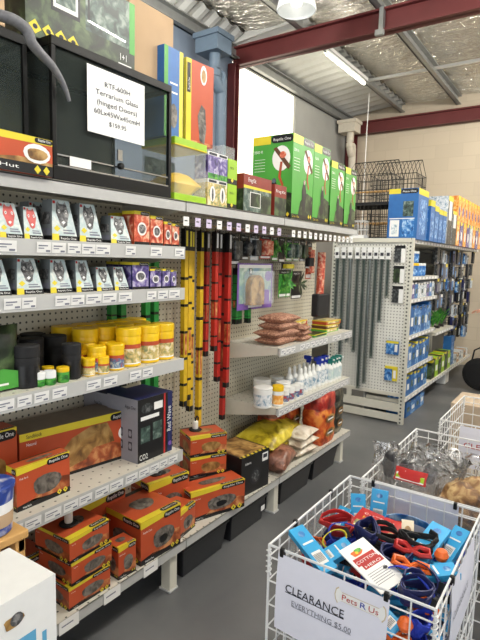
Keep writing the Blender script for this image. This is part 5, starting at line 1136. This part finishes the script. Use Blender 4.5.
r = E_('plastic_bag_of_goods', 'clear crumpled bag in the middle of the second bin', 'bag', (-.38, 2.22, .52)); crumple(.26, .26, .2, 'clear', 9).build('clear_film', r, smooth=True); M().pillow(.16, .16, .1, 'pale_bag', (0, 0, .08), 8, 8, seed=6, wr=.2).build('pale_goods', r, smooth=True)
tag(M().pillow(.06, .12, .08, 'white', (0, 0, 0), 6, 6, seed=8).pillow(.05, .08, .05, 'black', (.05, -.03, -.02), 6, 6).build('white_black_packet', loc=(-.46, 2.42, .67), rot=(0, .4, .2), smooth=True), 'white and black crumpled packet at the back of the second bin', 'packet')
for i in range(6):
    sack('%s goods bag under the clear bags of the second bin, %s row, %s' % (['pale', 'brown', 'dark'][i % 3], ['near', 'far'][i//3], ['left', 'middle', 'right'][i % 3]), (-.50+.13*(i % 3), 2.0+.28*(i//3), .45+.02*(i % 2)), (.18, .22, .09), ['pale_bag', 'brown_bag', 'dark_bag'][i % 3], (0, 0, i), 60+i, group='filled bags under the clear bags')
for i in range(4):
    sack('%s goods bag lying low in the farthest bin, %s row' % (['pale', 'dark'][i % 2], ['near', 'far'][i//2]), (-.42+.2*(i % 2), 2.9+.25*(i//2), .47), (.2, .24, .1), ['pale_bag', 'dark_bag'][i % 2], (0, 0, i), 80+i, group='bags in the farthest bin')
tag(M().box((0, 0, 0), (.12, .1, .14), 'jar_yellow').box((0, -.001, .05), (.12, 0, .12), 'ticket').build('cream_packet', loc=(-.40, 3.0, .53), rot=(0, .1, .2)), 'cream packet showing above the farthest bin sign', 'packet')
# brown carton on right, standing on the floor
m = M(); f, n, t = m.carton(.45, .5, .42, 'cardboard_pale'); t.rect(0, .46, 1, .54, 'tape', 1); t.poly([(.1, .3), (.5, .42), (.9, .36), (.5, .5)], 'matte_black', 3); n.rect(.3, .4, .7, .6, 'cardboard', 1)
tag(m.build('cardboard_carton', loc=(-.38, 4.4, 0), bevel=.004), 'open topped pale brown carton on the floor at the right photo edge', 'carton')

# ================================================================== PERSON (mostly beyond the right photo edge)
def skin(name, verts, edges, radii, mt, parent=None, sub=2, root=0):
    me = bpy.data.meshes.new(name); me.from_pydata(verts, edges, []); o = bpy.data.objects.new(name, me); COL.objects.link(o)
    sm = o.modifiers.new('skin', 'SKIN'); 
    for i, rr in enumerate(radii):
        v = me.skin_vertices[0].data[i]; v.radius = (rr, rr) if not isinstance(rr, tuple) else rr; v.use_root = (i == root)
    s2 = o.modifiers.new('sub', 'SUBSURF'); s2.levels = sub; s2.render_levels = sub
    sm.use_smooth_shade = True
    me.materials.append(MATS[mt])
    if parent: o.parent = parent
    return o
pr = E_('person', 'person in black clothes at the right photo edge, one hand reaching toward the rack', 'person', (-.70, 7.0, 0))
V = [(0, 0, .88), (-.03, 0, 1.05), (-.08, 0, 1.2), (-.11, 0, 1.33), (-.13, 0, 1.42),
     (-.11, -.18, 1.31), (-.20, -.21, 1.08), (-.36, -.17, 1.0), (-.11, .18, 1.31), (-.08, .24, 1.06), (-.14, .22, .84), (-.15, .22, .81),
     (.0, -.10, .82), (-.02, -.11, .48), (.03, -.11, .1), (-.05, -.11, .05), (.0, .10, .82), (.0, .11, .48), (.05, .11, .1), (-.03, .11, .05), (-.14, 0, 1.5)]
Eg = [(0, 1), (1, 2), (2, 3), (3, 4), (3, 5), (5, 6), (6, 7), (3, 8), (8, 9), (9, 10), (10, 11), (0, 12), (12, 13), (13, 14), (14, 15), (0, 16), (16, 17), (17, 18), (18, 19), (4, 20)]
Rr = [.15, .13, .15, .12, .055, .07, .042, .03, .07, .045, .032, .028, .10, .075, .05, .04, .10, .075, .05, .04, .05]
skin('body', V, Eg, Rr, 'cloth_black', pr)
m = M().rev([(.02, -.125), (.05, -.11), (.07, -.06), (.08, 0), (.082, .05), (.065, .1), (.02, .125)], 'skin', n=20); m.build('head', pr, loc=(-.16, 0, 1.6), smooth=True)
M().rev([(.084, -.01), (.09, .05), (.073, .108), (.02, .138)], 'hair', n=20).build('hair', pr, loc=(-.15, 0, 1.605), smooth=True)
M().hexa([(-.09, -.012, -.02), (-.075, -.016, -.025), (-.075, .016, -.025), (-.09, .012, -.02), (-.082, -.004, .03), (-.07, -.006, .03), (-.07, .006, .03), (-.082, .004, .03)], 'skin').build('nose', pr, loc=(-.16, 0, 1.6))
for s in (-1, 1): M().rev([(.002, -.01), (.009, 0), (.002, .01)], 'white', n=10).build('eye', pr, loc=(-.233, .03*s, 1.61), smooth=True)
for (hx, hy, hz, sg) in ((-.36, -.17, 1.0, 1), (-.13, .22, .79, -1)):
    hv = [(0, 0, 0), (-.04, 0, 0), (-.085, 0, 0)]; he = [(0, 1), (1, 2)]; hr = [.02, .026, .024]
    h0 = skin('hand', [(hx+a, hy+b, hz+c) for a, b, c in hv], he, [(a, a*.7) for a in hr], 'skin', pr)
    for k in range(4):
        oy = (-.027+.018*k); L = [.062, .072, .068, .052][k]
        skin('finger', [(hx-.075, hy+oy, hz), (hx-.075-L*.45, hy+oy, hz-.006), (hx-.075-L*.78, hy+oy, hz-.022), (hx-.075-L*.9, hy+oy, hz-.042)], [(0, 1), (1, 2), (2, 3)], [.0095, .009, .008, .007], 'skin', h0, 1)
    skin('thumb', [(hx-.03, hy-.02*sg, hz), (hx-.055, hy-.042*sg, hz-.012), (hx-.085, hy-.048*sg, hz-.026)], [(0, 1), (1, 2)], [.012, .010, .008], 'skin', h0, 1)
for (x, y, a) in ((-.04, -.11, 0), (-.02, .11, PI)):
    M().pillow(.26, .09, .09, 'matte_black', (0, 0, .045), 8, 6).build('shoe', pr, loc=(x-.02, y, 0), smooth=True)

r = E_('handbag', 'round black bag standing on the floor beside the person at the right edge', 'bag', (-1.06, 6.85, 0))
M().rev([(.15, -.06), (.19, -.05), (.205, 0), (.19, .05), (.15, .06)], 'cloth_black', c=(0, 0, .205), n=28, ax='y').build('body', r, smooth=True)
M().tube([(-.1, 0, .37), (-.08, 0, .5), (0, 0, .55), (.08, 0, .5), (.1, 0, .37)], .01, 'matte_black', 8).build('strap', r, smooth=True)
